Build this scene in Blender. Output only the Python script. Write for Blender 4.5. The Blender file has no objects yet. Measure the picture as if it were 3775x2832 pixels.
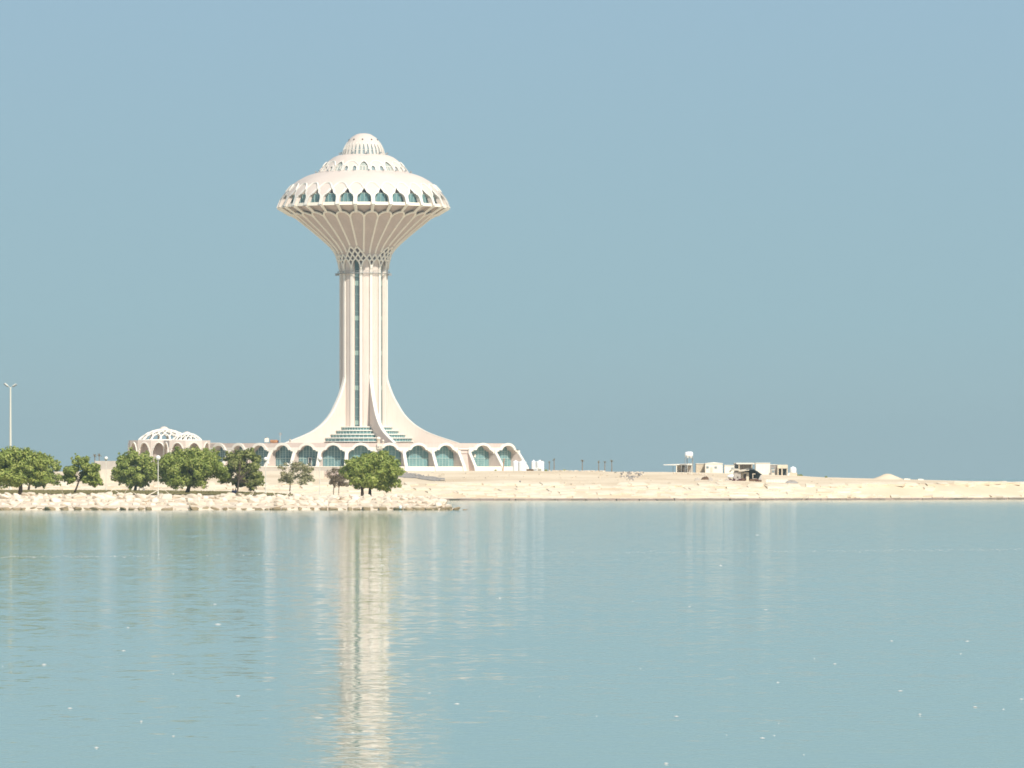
import bpy, bmesh, math, random
from mathutils import Vector, Matrix, noise as mnoise
R = math.radians
sin, cos, pi = math.sin, math.cos, math.pi
rnd = random.Random(7)
sc = bpy.context.scene
col = sc.collection

# ------------------------------------------------------------------ camera, sky, sun
F = 20700.0            # focal length in photo pixels (3775 px wide frame)
H = 5.6                # eye height above the water
YH = 1755.0            # horizon row
CX = 1887.5
cam_d = bpy.data.cameras.new('camera')
cam = bpy.data.objects.new('camera', cam_d); col.objects.link(cam)
cam.location = (0, 0, H); cam.rotation_euler = (pi/2, 0, 0)
cam_d.sensor_width = 36; cam_d.lens = 36*F/3775
cam_d.shift_y = (YH-1416)/3775
cam_d.clip_start = 1; cam_d.clip_end = 60000
sc.camera = cam
sc.render.resolution_x, sc.render.resolution_y = 1024, 768

SUN_EL, SUN_AZ = 44.0, 27.0      # elevation; azimuth right of the line from tower to camera
world = bpy.data.worlds.new('World'); sc.world = world; world.use_nodes = True
wt = world.node_tree; wn = wt.nodes; wl = wt.links
bg = wn['Background']; bg.inputs['Strength'].default_value = 0.10
sky = wn.new('ShaderNodeTexSky'); sky.sky_type = 'NISHITA'; sky.sun_disc = False
sky.sun_elevation = R(SUN_EL); sky.sun_rotation = R(180-SUN_AZ)
sky.air_density = 1.0; sky.dust_density = 1.5; sky.ozone_density = 1.5
tc = wn.new('ShaderNodeTexCoord'); sep = wn.new('ShaderNodeSeparateXYZ')
wl.new(tc.outputs['Generated'], sep.inputs[0])
# hazy belt of air low over the gulf: a colour by elevation, blending into the Nishita sky above
ramp = wn.new('ShaderNodeValToRGB'); e = ramp.color_ramp.elements
e[0].position = 0.0;  e[0].color = (0.378, 0.522, 0.558, 1)
e[1].position = 0.34; e[1].color = (0.344, 0.519, 0.644, 1)
for p_, c_ in ((0.05, (0.368, 0.524, 0.570, 1)), (0.11, (0.352, 0.530, 0.594, 1)), (0.2, (0.347, 0.524, 0.611, 1))):
    k_ = e.new(p_); k_.color = c_
mp = wn.new('ShaderNodeMath'); mp.operation = 'MULTIPLY'; mp.inputs[1].default_value = 4.0
wl.new(sep.outputs['Z'], mp.inputs[0]); wl.new(mp.outputs[0], ramp.inputs['Fac'])
sc10 = wn.new('ShaderNodeVectorMath'); sc10.operation = 'SCALE'; sc10.inputs['Scale'].default_value = 10.0*0.98
wl.new(ramp.outputs['Color'], sc10.inputs[0])
mr = wn.new('ShaderNodeMapRange'); mr.inputs['From Min'].default_value = 0.12; mr.inputs['From Max'].default_value = 0.45
mr.inputs['To Min'].default_value = 0.0; mr.inputs['To Max'].default_value = 1.0
wl.new(sep.outputs['Z'], mr.inputs['Value'])
mx = wn.new('ShaderNodeMix'); mx.data_type = 'RGBA'
wl.new(mr.outputs[0], mx.inputs['Factor'])
wl.new(sc10.outputs[0], mx.inputs[6]); wl.new(sky.outputs[0], mx.inputs[7])
wl.new(mx.outputs[2], bg.inputs['Color'])

sun_d = bpy.data.lights.new('sun', 'SUN'); sun_d.energy = 5.0; sun_d.angle = R(0.5); sun_d.color = (1.0, 0.935, 0.83)
sun = bpy.data.objects.new('sun', sun_d); col.objects.link(sun)
sv = Vector((sin(R(SUN_AZ))*cos(R(SUN_EL)), -cos(R(SUN_AZ))*cos(R(SUN_EL)), sin(R(SUN_EL))))
sun.rotation_euler = sv.to_track_quat('Z', 'Y').to_euler()
sun.location = (200, -300, 400)
sc.view_settings.view_transform = 'Standard'; sc.view_settings.look = 'None'
sc.view_settings.exposure = 0.0; sc.view_settings.gamma = 1.0
sc.cycles.use_denoising = True
sc.cycles.max_bounces = 6; sc.cycles.volume_bounces = 0
sc.cycles.sample_clamp_indirect = 6
sc.cycles.filter_width = 1.7

# ------------------------------------------------------------------ helpers
def PX(px, D): return (px-CX)*D/F
def PZ(y, D): return H+(YH-y)*D/F
def lerp(a, b, t): return a+(b-a)*t
def interp(pts, x):
    if x <= pts[0][0]: return pts[0][1]
    for (a, b), (c, d) in zip(pts, pts[1:]):
        if x <= c: return b+(d-b)*(x-a)/(c-a) if c != a else d
    return pts[-1][1]

def mat(name, color, rough=0.8, spec=0.3, var=0.0, scale=1.0, bump=0.0, metallic=0.0, color2=None, stain=None, detail=4.0):
    m = bpy.data.materials.new(name); m.use_nodes = True
    nt = m.node_tree; n = nt.nodes; l = nt.links; b = n['Principled BSDF']
    b.inputs['Roughness'].default_value = rough; b.inputs['Specular IOR Level'].default_value = spec
    b.inputs['Metallic'].default_value = metallic
    b.inputs['Base Color'].default_value = (*color, 1)
    src = None
    if var or color2 or bump:
        t = n.new('ShaderNodeTexCoord')
        ns = n.new('ShaderNodeTexNoise'); ns.inputs['Scale'].default_value = scale; ns.inputs['Detail'].default_value = detail
        l.new(t.outputs['Object'], ns.inputs['Vector'])
        cr = n.new('ShaderNodeValToRGB')
        c2 = color2 if color2 else tuple(c*(1-var) for c in color)
        c1 = color if color2 else tuple(min(1, c*(1+var*0.6)) for c in color)
        cr.color_ramp.elements[0].position = 0.32; cr.color_ramp.elements[0].color = (*c2, 1)
        cr.color_ramp.elements[1].position = 0.68; cr.color_ramp.elements[1].color = (*c1, 1)
        l.new(ns.outputs['Fac'], cr.inputs['Fac']); src = cr.outputs['Color']
        if bump:
            bp = n.new('ShaderNodeBump'); bp.inputs['Strength'].default_value = 1.0; bp.inputs['Distance'].default_value = bump
            l.new(ns.outputs['Fac'], bp.inputs['Height']); l.new(bp.outputs['Normal'], b.inputs['Normal'])
    if stain:   # tide mark: darker weed and damp on the stone below a ragged height above the water
        zc, dark, wid = stain
        g = n.new('ShaderNodeNewGeometry'); s3 = n.new('ShaderNodeSeparateXYZ'); l.new(g.outputs['Position'], s3.inputs[0])
        n2 = n.new('ShaderNodeTexNoise'); n2.inputs['Scale'].default_value = 0.8; l.new(g.outputs['Position'], n2.inputs['Vector'])
        ad = n.new('ShaderNodeMath'); ad.operation = 'MULTIPLY_ADD'; ad.inputs[1].default_value = wid*1.6; ad.inputs[2].default_value = -wid*0.8
        l.new(n2.outputs['Fac'], ad.inputs[0])
        sm = n.new('ShaderNodeMath'); sm.operation = 'ADD'; l.new(s3.outputs['Z'], sm.inputs[0]); l.new(ad.outputs[0], sm.inputs[1])
        rg = n.new('ShaderNodeMapRange'); rg.inputs['From Min'].default_value = zc-wid*0.4; rg.inputs['From Max'].default_value = zc+wid*0.4
        l.new(sm.outputs[0], rg.inputs['Value'])
        mm = n.new('ShaderNodeMix'); mm.data_type = 'RGBA'; l.new(rg.outputs[0], mm.inputs['Factor'])
        mm.inputs[6].default_value = (*dark, 1)
        if src: l.new(src, mm.inputs[7])
        else: mm.inputs[7].default_value = (*color, 1)
        src = mm.outputs[2]
    if src: l.new(src, b.inputs['Base Color'])
    return m

M = {}
def object_tone(m, lo, hi):
    # each stone its own tone
    nt = m.node_tree; b = nt.nodes['Principled BSDF']; src = b.inputs['Base Color'].links[0].from_socket
    oi = nt.nodes.new('ShaderNodeObjectInfo'); cr = nt.nodes.new('ShaderNodeValToRGB')
    cr.color_ramp.elements[0].color = (*lo, 1); cr.color_ramp.elements[1].color = (*hi, 1); nt.links.new(oi.outputs['Random'], cr.inputs['Fac'])
    mm = nt.nodes.new('ShaderNodeMix'); mm.data_type = 'RGBA'; mm.blend_type = 'MULTIPLY'; mm.inputs['Factor'].default_value = 1
    nt.links.new(src, mm.inputs[6]); nt.links.new(cr.outputs['Color'], mm.inputs[7]); nt.links.new(mm.outputs[2], b.inputs['Base Color'])
def streaks(m, amt, sx=1.6, sz=0.05):
    # rain streaks and faded patches running down the render
    nt = m.node_tree; b = nt.nodes['Principled BSDF']; src = b.inputs['Base Color'].links[0].from_socket
    t = nt.nodes.new('ShaderNodeTexCoord'); mp_ = nt.nodes.new('ShaderNodeMapping'); mp_.inputs['Scale'].default_value = (sx, sx, sz)
    ns = nt.nodes.new('ShaderNodeTexNoise'); ns.inputs['Detail'].default_value = 4; nt.links.new(t.outputs['Object'], mp_.inputs['Vector']); nt.links.new(mp_.outputs[0], ns.inputs['Vector'])
    cr = nt.nodes.new('ShaderNodeValToRGB'); cr.color_ramp.elements[0].position = .3; cr.color_ramp.elements[1].position = .62
    cr.color_ramp.elements[0].color = (1-amt, 1-amt*1.1, 1-amt*1.25, 1); cr.color_ramp.elements[1].color = (1, 1, 1, 1); nt.links.new(ns.outputs['Fac'], cr.inputs['Fac'])
    mm = nt.nodes.new('ShaderNodeMix'); mm.data_type = 'RGBA'; mm.blend_type = 'MULTIPLY'; mm.inputs['Factor'].default_value = 1
    nt.links.new(src, mm.inputs[6]); nt.links.new(cr.outputs['Color'], mm.inputs[7]); nt.links.new(mm.outputs[2], b.inputs['Base Color'])
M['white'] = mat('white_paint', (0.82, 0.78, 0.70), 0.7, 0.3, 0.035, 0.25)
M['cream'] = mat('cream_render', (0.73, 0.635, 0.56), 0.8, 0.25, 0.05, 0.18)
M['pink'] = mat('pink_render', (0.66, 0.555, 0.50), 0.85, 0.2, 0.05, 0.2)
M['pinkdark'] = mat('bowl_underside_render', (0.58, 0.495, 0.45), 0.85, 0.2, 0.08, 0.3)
M['rib'] = mat('pale_rib_paint', (0.86, 0.82, 0.72), 0.75, 0.25)
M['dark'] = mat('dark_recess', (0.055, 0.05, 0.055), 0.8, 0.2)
M['glass'] = mat('teal_glass', (0.17, 0.31, 0.315), 0.12, 0.6, 0.18, 0.35)
M['glass_b'] = mat('blue_teal_glass', (0.085, 0.155, 0.165), 0.12, 0.5, 0.2, 0.3)
M['glass_p'] = mat('slate_teal_glass', (0.115, 0.215, 0.235), 0.12, 0.6, 0.25, 0.3)
M['glass_pale'] = mat('pale_grey_glass', (0.40, 0.44, 0.40), 0.15, 0.5, 0.12, 0.6)
M['glass_grey'] = mat('grey_glass', (0.24, 0.30, 0.31), 0.12, 0.6, 0.3, 0.5)
M['mullion'] = mat('pale_mullion', (0.42, 0.56, 0.52), 0.5, 0.4)
M['spandrel'] = mat('pale_green_spandrel', (0.36, 0.50, 0.43), 0.4, 0.4)
M['plinth'] = mat('cream_plinth', (0.82, 0.76, 0.64), 0.8, 0.2, 0.06, 0.3)
M['concrete'] = mat('grey_concrete', (0.52, 0.47, 0.41), 0.9, 0.2, 0.12, 0.5)
M['concrete_w'] = mat('pale_concrete', (0.72, 0.64, 0.53), 0.9, 0.2, 0.1, 0.4)
M['steel'] = mat('grey_steel', (0.30, 0.32, 0.32), 0.5, 0.4)
M['pole'] = mat('painted_pole', (0.72, 0.70, 0.60), 0.5, 0.4)
M['lampglass'] = mat('milk_globe', (0.86, 0.85, 0.78), 0.3, 0.5)
M['tank'] = mat('white_plastic', (0.84, 0.86, 0.86), 0.45, 0.4, 0.04, 1.0)
M['container'] = mat('white_cabin', (0.84, 0.80, 0.70), 0.6, 0.3, 0.05, 0.8)
M['beige'] = mat('beige_wall', (0.60, 0.52, 0.40), 0.8, 0.2, 0.1, 0.6)
M['greywall'] = mat('grey_wall', (0.33, 0.31, 0.29), 0.8, 0.2, 0.15, 0.6)
M['darkwood'] = mat('dark_wood', (0.09, 0.065, 0.05), 0.85, 0.2, 0.3, 3.0)
M['tarp'] = mat('dark_tarp', (0.06, 0.075, 0.085), 0.8, 0.3, 0.3, 1.0)
M['tarp_p'] = mat('pale_canvas', (0.70, 0.62, 0.48), 0.85, 0.2, 0.15, 0.8)
M['brown'] = mat('brown_earth', (0.16, 0.10, 0.065), 0.95, 0.1, 0.3, 1.5)
M['rust'] = mat('rusty_orange', (0.42, 0.20, 0.09), 0.7, 0.3, 0.35, 1.2)
M['boulder'] = mat('limestone', (0.84, 0.755, 0.64), 0.92, 0.15, 0.0, 0.9, 0.05, color2=(0.73, 0.64, 0.52), stain=(0.55, (0.34, 0.265, 0.165), 0.5))
M['riprap'] = mat('shore_limestone', (0.84, 0.745, 0.585), 0.95, 0.1, 0.0, 0.35, 0.0, color2=(0.74, 0.63, 0.47), stain=(0.45, (0.33, 0.255, 0.205), 0.12))
M['sand'] = mat('sand', (0.82, 0.70, 0.52), 0.97, 0.08, 0.0, 0.06, 0.02, color2=(0.66, 0.535, 0.37), detail=8.0, stain=(0.44, (0.33, 0.255, 0.205), 0.12))
M['road'] = mat('pale_asphalt', (0.36, 0.33, 0.29), 0.9, 0.2, 0.12, 0.6)
M['gravel'] = mat('groyne_fill', (0.70, 0.60, 0.47), 0.95, 0.1, 0.15, 0.5)
M['lawn'] = mat('dry_lawn', (0.185, 0.165, 0.062), 0.95, 0.1, 0.0, 0.35, 0.05, color2=(0.25, 0.20, 0.085))
M['bark'] = mat('bark', (0.10, 0.075, 0.055), 0.95, 0.1, 0.3, 4.0, 0.02)
M['bark_p'] = mat('dry_bark', (0.26, 0.20, 0.14), 0.95, 0.1, 0.25, 4.0, 0.02)
M['foam'] = mat('foam', (0.74, 0.75, 0.70), 0.8, 0.2)
M['cloth'] = mat('navy_cloth', (0.03, 0.035, 0.07), 0.9, 0.1, 0.2, 8.0)
M['cloth2'] = mat('maroon_cloth', (0.10, 0.03, 0.035), 0.9, 0.1, 0.2, 8.0)
M['skin'] = mat('skin', (0.25, 0.14, 0.09), 0.6, 0.3)
M['hair'] = mat('black_hair', (0.015, 0.012, 0.01), 0.6, 0.3)

object_tone(M['boulder'], (0.80, 0.77, 0.72), (1, 1, 1))
for k_, a_ in (('cream', .10), ('white', .06), ('pink', .12), ('pinkdark', .14), ('concrete_w', .14), ('container', .10)): streaks(M[k_], a_)
def leaf_mat(name, c1, c2, c3, trans=0.33):
    m = bpy.data.materials.new(name); m.use_nodes = True
    nt = m.node_tree; n = nt.nodes; l = nt.links; b = n['Principled BSDF']
    g = n.new('ShaderNodeNewGeometry'); cr = n.new('ShaderNodeValToRGB')
    cr.color_ramp.elements[0].color = (*c1, 1); cr.color_ramp.elements[1].color = (*c3, 1)
    k = cr.color_ramp.elements.new(0.5); k.color = (*c2, 1)
    l.new(g.outputs['Random Per Island'], cr.inputs['Fac'])
    l.new(cr.outputs['Color'], b.inputs['Base Color'])
    b.inputs['Roughness'].default_value = 0.55; b.inputs['Specular IOR Level'].default_value = 0.35
    tr = n.new('ShaderNodeBsdfTranslucent'); l.new(cr.outputs['Color'], tr.inputs['Color'])
    mxs = n.new('ShaderNodeMixShader'); mxs.inputs[0].default_value = trans
    l.new(b.outputs[0], mxs.inputs[1]); l.new(tr.outputs[0], mxs.inputs[2])
    l.new(mxs.outputs[0], n['Material Output'].inputs['Surface'])
    return m
M['leaf'] = leaf_mat('green_leaves', (0.20, 0.27, 0.06), (0.34, 0.41, 0.09), (0.50, 0.52, 0.16))
M['leaf_y'] = leaf_mat('olive_leaves', (0.20, 0.24, 0.06), (0.31, 0.34, 0.10), (0.41, 0.41, 0.16))
M['leaf_g'] = leaf_mat('greyish_leaves', (0.27, 0.25, 0.12), (0.38, 0.35, 0.18), (0.48, 0.44, 0.26))
M['leaf_d'] = leaf_mat('dry_leaves', (0.20, 0.155, 0.10), (0.27, 0.215, 0.14), (0.34, 0.275, 0.18))
M['palm'] = leaf_mat('palm_fronds', (0.26, 0.20, 0.10), (0.33, 0.25, 0.12), (0.40, 0.30, 0.15))

class MB:
    """collects faces, links them as one mesh object"""
    def __init__(s): s.v = []; s.f = []; s.m = []
    def quad(s, a, b, c, d, mi=0):
        i = len(s.v); s.v += [a, b, c, d]; s.f.append((i, i+1, i+2, i+3)); s.m.append(mi)
    def poly(s, pts, mi=0):
        i = len(s.v); s.v += list(pts); s.f.append(tuple(range(i, i+len(pts)))); s.m.append(mi)
    def box(s, x0, x1, y0, y1, z0, z1, mi=0, rot=0.0, piv=None):
        p = [(x, y, z) for z in (z0, z1) for y in (y0, y1) for x in (x0, x1)]
        if rot:
            cx, cy = piv or ((x0+x1)/2, (y0+y1)/2); c, t = cos(rot), sin(rot)
            p = [(cx+(x-cx)*c-(y-cy)*t, cy+(x-cx)*t+(y-cy)*c, z) for x, y, z in p]
        i = len(s.v); s.v += p
        for f in ((0, 2, 3, 1), (4, 5, 7, 6), (0, 1, 5, 4), (2, 6, 7, 3), (0, 4, 6, 2), (1, 3, 7, 5)):
            s.f.append(tuple(i+k for k in f)); s.m.append(mi)
    def tube(s, path, rad, n=6, mi=0, cap=True):
        path = [Vector(p) for p in path]
        rads = rad if isinstance(rad, (list, tuple)) else [rad]*len(path)
        base = len(s.v); up = None
        for k, p in enumerate(path):
            d = (path[min(k+1, len(path)-1)]-path[max(k-1, 0)]).normalized()
            if up is None:
                up = Vector((0, 0, 1)) if abs(d.z) < 0.9 else Vector((1, 0, 0))
            a = d.cross(up).normalized(); b = a.cross(d).normalized(); up = b
            for j in range(n):
                t = 2*pi*j/n; q = p+(a*cos(t)+b*sin(t))*rads[k]; s.v.append(tuple(q))
        for k in range(len(path)-1):
            for j in range(n):
                a0 = base+k*n+j; a1 = base+k*n+(j+1) % n
                s.f.append((a0, a1, a1+n, a0+n)); s.m.append(mi)
        if cap:
            s.f.append(tuple(base+j for j in range(n))[::-1]); s.m.append(mi)
            e_ = base+(len(path)-1)*n; s.f.append(tuple(e_+j for j in range(n))); s.m.append(mi)
    def lathe(s, cx, cy, prof, n=24, mi=0, a0=0.0, a1=2*pi):
        base = len(s.v); full = abs(a1-a0-2*pi) < 1e-6; cnt = n if full else n+1
        for r, z in prof:
            for j in range(cnt):
                t = a0+(a1-a0)*j/n; s.v.append((cx+r*cos(t), cy+r*sin(t), z))
        for k in range(len(prof)-1):
            for j in range(n):
                j2 = (j+1) % cnt
                s.f.append((base+k*cnt+j, base+k*cnt+j2, base+(k+1)*cnt+j2, base+(k+1)*cnt+j)); s.m.append(mi)
    def build(s, name, mats, parent=None, smooth=False, loc=None):
        me = bpy.data.meshes.new(name); me.from_pydata([tuple(v) for v in s.v], [], s.f)
        for m_ in (mats if isinstance(mats, (list, tuple)) else [mats]): me.materials.append(m_)
        if any(s.m): me.polygons.foreach_set('material_index', s.m)
        if smooth: me.polygons.foreach_set('use_smooth', [True]*len(me.polygons))
        me.update()
        return link(name, me, parent, loc)

def link(name, me, parent=None, loc=None):
    o = bpy.data.objects.new(name, me); col.objects.link(o)
    if parent: o.parent = parent
    if loc: o.location = loc
    return o
def clean(o, dist=1e-4):
    bm = bmesh.new(); bm.from_mesh(o.data); bmesh.ops.remove_doubles(bm, verts=bm.verts, dist=dist)
    bmesh.ops.recalc_face_normals(bm, faces=bm.faces); bm.to_mesh(o.data); bm.free(); return o
def tag(o, label, cat, group=None, kind=None):
    if label: o['label'] = label
    if cat: o['category'] = cat
    if group: o['group'] = group
    if kind: o['kind'] = kind
    return o
def structure(o): o['kind'] = 'structure'; return o
def thing(name, loc, label, cat, group=None, rz=0.0):
    o = bpy.data.objects.new(name, None); col.objects.link(o); o.location = loc; o.rotation_euler = (0, 0, rz)
    o.empty_display_size = 0.5
    return tag(o, label, cat, group)
def copy_part(o, parent, rz=0.0):
    c = o.copy(); col.objects.link(c); c.parent = parent; c.rotation_euler = (0, 0, rz); return c
def copy_tree(t, loc, label, group=None, rz=0.0, s=1.0):
    r = t.copy(); col.objects.link(r); r.location = loc; r.rotation_euler = (0, 0, rz); r.scale = (s, s, s)
    r['label'] = label
    if group: r['group'] = group
    for ch in list(t.children):
        c = ch.copy(); col.objects.link(c); c.parent = r
        for g in list(ch.children):
            d = g.copy(); col.objects.link(d); d.parent = c
    return r

# ------------------------------------------------------------------ water, far bank, groyne
def water_material():
    m = bpy.data.materials.new('sea_water'); m.use_nodes = True
    nt = m.node_tree; n = nt.nodes; l = nt.links; b = n['Principled BSDF']
    b.inputs['Base Color'].default_value = (0.225, 0.355, 0.285, 1)
    b.inputs['Roughness'].default_value = 0.046; b.inputs['IOR'].default_value = 1.33
    b.inputs['Specular IOR Level'].default_value = 0.5
    g = n.new('ShaderNodeNewGeometry')
    def slopes(sx, sy, detail, off, rough=0.55):
        mp_ = n.new('ShaderNodeMapping'); mp_.inputs['Scale'].default_value = (sx, sy, 1); mp_.inputs['Location'].default_value = off
        l.new(g.outputs['Position'], mp_.inputs['Vector'])
        ns = n.new('ShaderNodeTexNoise'); ns.inputs['Scale'].default_value = 1.0; ns.inputs['Detail'].default_value = detail
        ns.inputs['Roughness'].default_value = rough
        l.new(mp_.outputs[0], ns.inputs['Vector'])
        sb = n.new('ShaderNodeVectorMath'); sb.operation = 'SUBTRACT'; sb.inputs[1].default_value = (0.5, 0.5, 0.5)
        l.new(ns.outputs['Color'], sb.inputs[0]); return sb.outputs[0]
    def scaled(vec, amp):
        mu = n.new('ShaderNodeVectorMath'); mu.operation = 'MULTIPLY'; mu.inputs[1].default_value = amp
        l.new(vec, mu.inputs[0]); return mu.outputs[0]
    def add(a, c):
        ad = n.new('ShaderNodeVectorMath'); ad.operation = 'ADD'; l.new(a, ad.inputs[0]); l.new(c, ad.inputs[1]); return ad.outputs[0]
    # the breeze roughens the water more out in the bay than in the lee of the near shore
    sy_ = n.new('ShaderNodeSeparateXYZ'); l.new(g.outputs['Position'], sy_.inputs[0])
    rr_n = n.new('ShaderNodeMapRange'); rr_n.inputs['From Min'].default_value = 200; rr_n.inputs['From Max'].default_value = 950
    rr_n.inputs['To Min'].default_value = 0.057; rr_n.inputs['To Max'].default_value = 0.098
    l.new(sy_.outputs['Y'], rr_n.inputs['Value']); l.new(rr_n.outputs[0], b.inputs['Roughness'])
    fine = slopes(1.6, 1.3, 3.0, (3, 7, 0))
    mid = slopes(0.22, 0.30, 2.0, (11, 5, 0))
    # wind lanes: long patches where the ripple is stronger or weaker
    mpn = n.new('ShaderNodeMapping'); mpn.inputs['Scale'].default_value = (0.012, 0.03, 1); l.new(g.outputs['Position'], mpn.inputs['Vector'])
    lane = n.new('ShaderNodeTexNoise'); lane.inputs['Scale'].default_value = 1.0; lane.inputs['Detail'].default_value = 3.0
    l.new(mpn.outputs[0], lane.inputs['Vector'])
    lr = n.new('ShaderNodeMapRange'); lr.inputs['From Min'].default_value = 0.3; lr.inputs['From Max'].default_value = 0.7
    lr.inputs['To Min'].default_value = 0.6; lr.inputs['To Max'].default_value = 1.4
    l.new(lane.outputs['Fac'], lr.inputs['Value'])
    tot = add(scaled(fine, (W_FINE, W_FINE, 0)), scaled(mid, (W_MID*0.6, W_MID, 0)))
    sl = n.new('ShaderNodeVectorMath'); sl.operation = 'SCALE'; l.new(tot, sl.inputs[0]); l.new(lr.outputs[0], sl.inputs['Scale'])
    upv = n.new('ShaderNodeVectorMath'); upv.operation = 'ADD'; upv.inputs[1].default_value = (0, 0, 1); l.new(sl.outputs[0], upv.inputs[0])
    nz = n.new('ShaderNodeVectorMath'); nz.operation = 'NORMALIZE'; l.new(upv.outputs[0], nz.inputs[0])
    l.new(nz.outputs[0], b.inputs['Normal'])
    return m
W_FINE, W_MID = 0.082, 0.026
wb = MB(); wb.quad((-9000, -300, 0), (9000, -300, 0), (9000, 12000, 0), (-9000, 12000, 0))
structure(wb.build('water', water_material()))

TOPY = [(-900, 1742), (700, 1737), (1900, 1736), (2480, 1741), (2660, 1743.5), (2960, 1755.5), (3040, 1760.5), (3325, 1768.5), (3560, 1775.5), (3775, 1780), (4700, 1790)]
SHY = [(-900, 1846), (1700, 1845), (2480, 1845), (3040, 1844), (3775, 1841.5), (4700, 1839)]
MIDY = [(-900, 1787), (1700, 1787), (3040, 1790), (3200, 1789), (3500, 1783), (4700, 1786)]
D_MID, D_TOP = 1315.0, 1400.0
def prof_at(p):
    Dw = H*F/(interp(SHY, p)-YH)
    zm = PZ(interp(MIDY, p), max(D_MID, Dw+14)); zt = max(PZ(interp(TOPY, p), D_TOP), zm+0.02)
    return [(Dw-3, -0.6), (Dw, 0.0), (Dw+0.8, 0.45), (max(D_MID, Dw+14), zm), (D_TOP, zt), (1600, zt-0.02), (1780, zt-0.4), (1830, -0.8)]
def ground(p, D): return interp(prof_at(p), D)
def spot(p, y):
    """point on the sand seen at photo position (p, y)"""
    D = 1290.0
    while D < 1402:
        if YH-(ground(p, D)-H)*F/D <= y: break
        D += 0.5
    return PX(p, D), D, ground(p, D)
def relief(X, D, t):
    return 0.34*mnoise.noise(Vector((X*0.05, D*0.09, 1)))+0.12*mnoise.noise(Vector((X*0.3, D*0.3, 4)))+0.25*sin(pi*t)*mnoise.noise(Vector((X*0.018, D*0.02, 9)))
def surf(p, D):
    pr = prof_at(p); z = ground(p, D)
    if pr[3][0] < D < pr[4][0]: z += relief(PX(p, D), D, (D-pr[3][0])/(pr[4][0]-pr[3][0]))
    return z
gb = MB(); cols_ = [-1200+40*i for i in range(150)]
offs = [0, .5, 1, 1.2, 1.4, 1.6, 1.8, 2, 2.4, 2.8, 3] + [3+0.05*i for i in range(1, 21)] + [4.1, 4.3, 4.6, 5, 5.4, 6, 6.5, 7]
grid = []
for p in cols_:
    pr = prof_at(p); rowv = []
    for o_ in offs:
        k = min(int(o_), len(pr)-2); t = o_-k
        D = lerp(pr[k][0], pr[k+1][0], t); z = lerp(pr[k][1], pr[k+1][1], t); X = PX(p, D)
        if 3.0 < o_ < 4.0:
            z += relief(X, D, o_-3)
        elif 4.0 <= o_ < 5: z += 0.10*mnoise.noise(Vector((X*0.12, D*0.1, 2)))
        rowv.append((X, D, z))
    grid.append(rowv)
for i in range(len(cols_)-1):
    for j in range(len(offs)-1):
        gb.quad(grid[i][j], grid[i+1][j], grid[i+1][j+1], grid[i][j+1])
structure(clean(gb.build('sand_ground', M['sand'], smooth=True), 1e-3))

def hull_rock(name, r_, sx, sy, sz, n=16, matl=None, bev=0.10):
    bm = bmesh.new()
    for i in range(n):
        u = r_.uniform(-1, 1); t = r_.uniform(0, 2*pi); q = math.sqrt(1-u*u)
        k = r_.uniform(0.86, 1.0)
        def sq(v): return math.copysign(abs(v)**0.7, v)
        bm.verts.new((sq(q*cos(t))*sx*k, sq(q*sin(t))*sy*k, sq(u)*sz*k))
    res = bmesh.ops.convex_hull(bm, input=bm.verts)
    junk = [g for g in res['geom_interior'] if isinstance(g, bmesh.types.BMVert)]
    bmesh.ops.delete(bm, geom=junk, context='VERTS')
    if bev: bmesh.ops.bevel(bm, geom=list(bm.edges), offset=bev, segments=2, affect='EDGES', profile=0.6)
    bmesh.ops.recalc_face_normals(bm, faces=bm.faces)
    me = bpy.data.meshes.new(name); bm.to_mesh(me); bm.free()
    me.materials.append(matl or M['boulder']); return me

# stone facing of the far shore: pale blocks laid on the slope down to the tide line (one mass of hundreds)
rb = MB(); r2 = random.Random(3)
p = -700.0
while p < 4400:
    for k in range(7):
        if p > 3150 and 2 <= k <= 5 and r2.random() < 0.86: continue
        if r2.random() < 0.16: continue
        pr = prof_at(p); t = k/6.0+r2.uniform(-0.07, 0.07)
        D = lerp(pr[1][0]-0.2, pr[3][0], t); z = lerp(0.12, pr[3][1], t)
        X = PX(p+r2.uniform(-14, 14), D)
        w = r2.uniform(0.9, 2.3); d = r2.uniform(1.0, 2.2); h = r2.uniform(0.22, 0.5)
        i0 = len(rb.v); rb.box(X-w, X+w, D-d, D+d, z-h, z+h*0.75, 0, r2.uniform(-0.25, 0.25))
        for q in range(i0, len(rb.v)):
            v = rb.v[q]; rb.v[q] = (v[0]+r2.uniform(-.2, .2), v[1]+r2.uniform(-.2, .2), v[2]+r2.uniform(-.12, .12)+(v[1]-D)*0.12)
    p += r2.uniform(30, 52)
tag(rb.build('stone_facing', M['riprap']), 'pale stone blocks facing the sand bank along the far shoreline', 'stone facing', kind='stuff')

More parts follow.
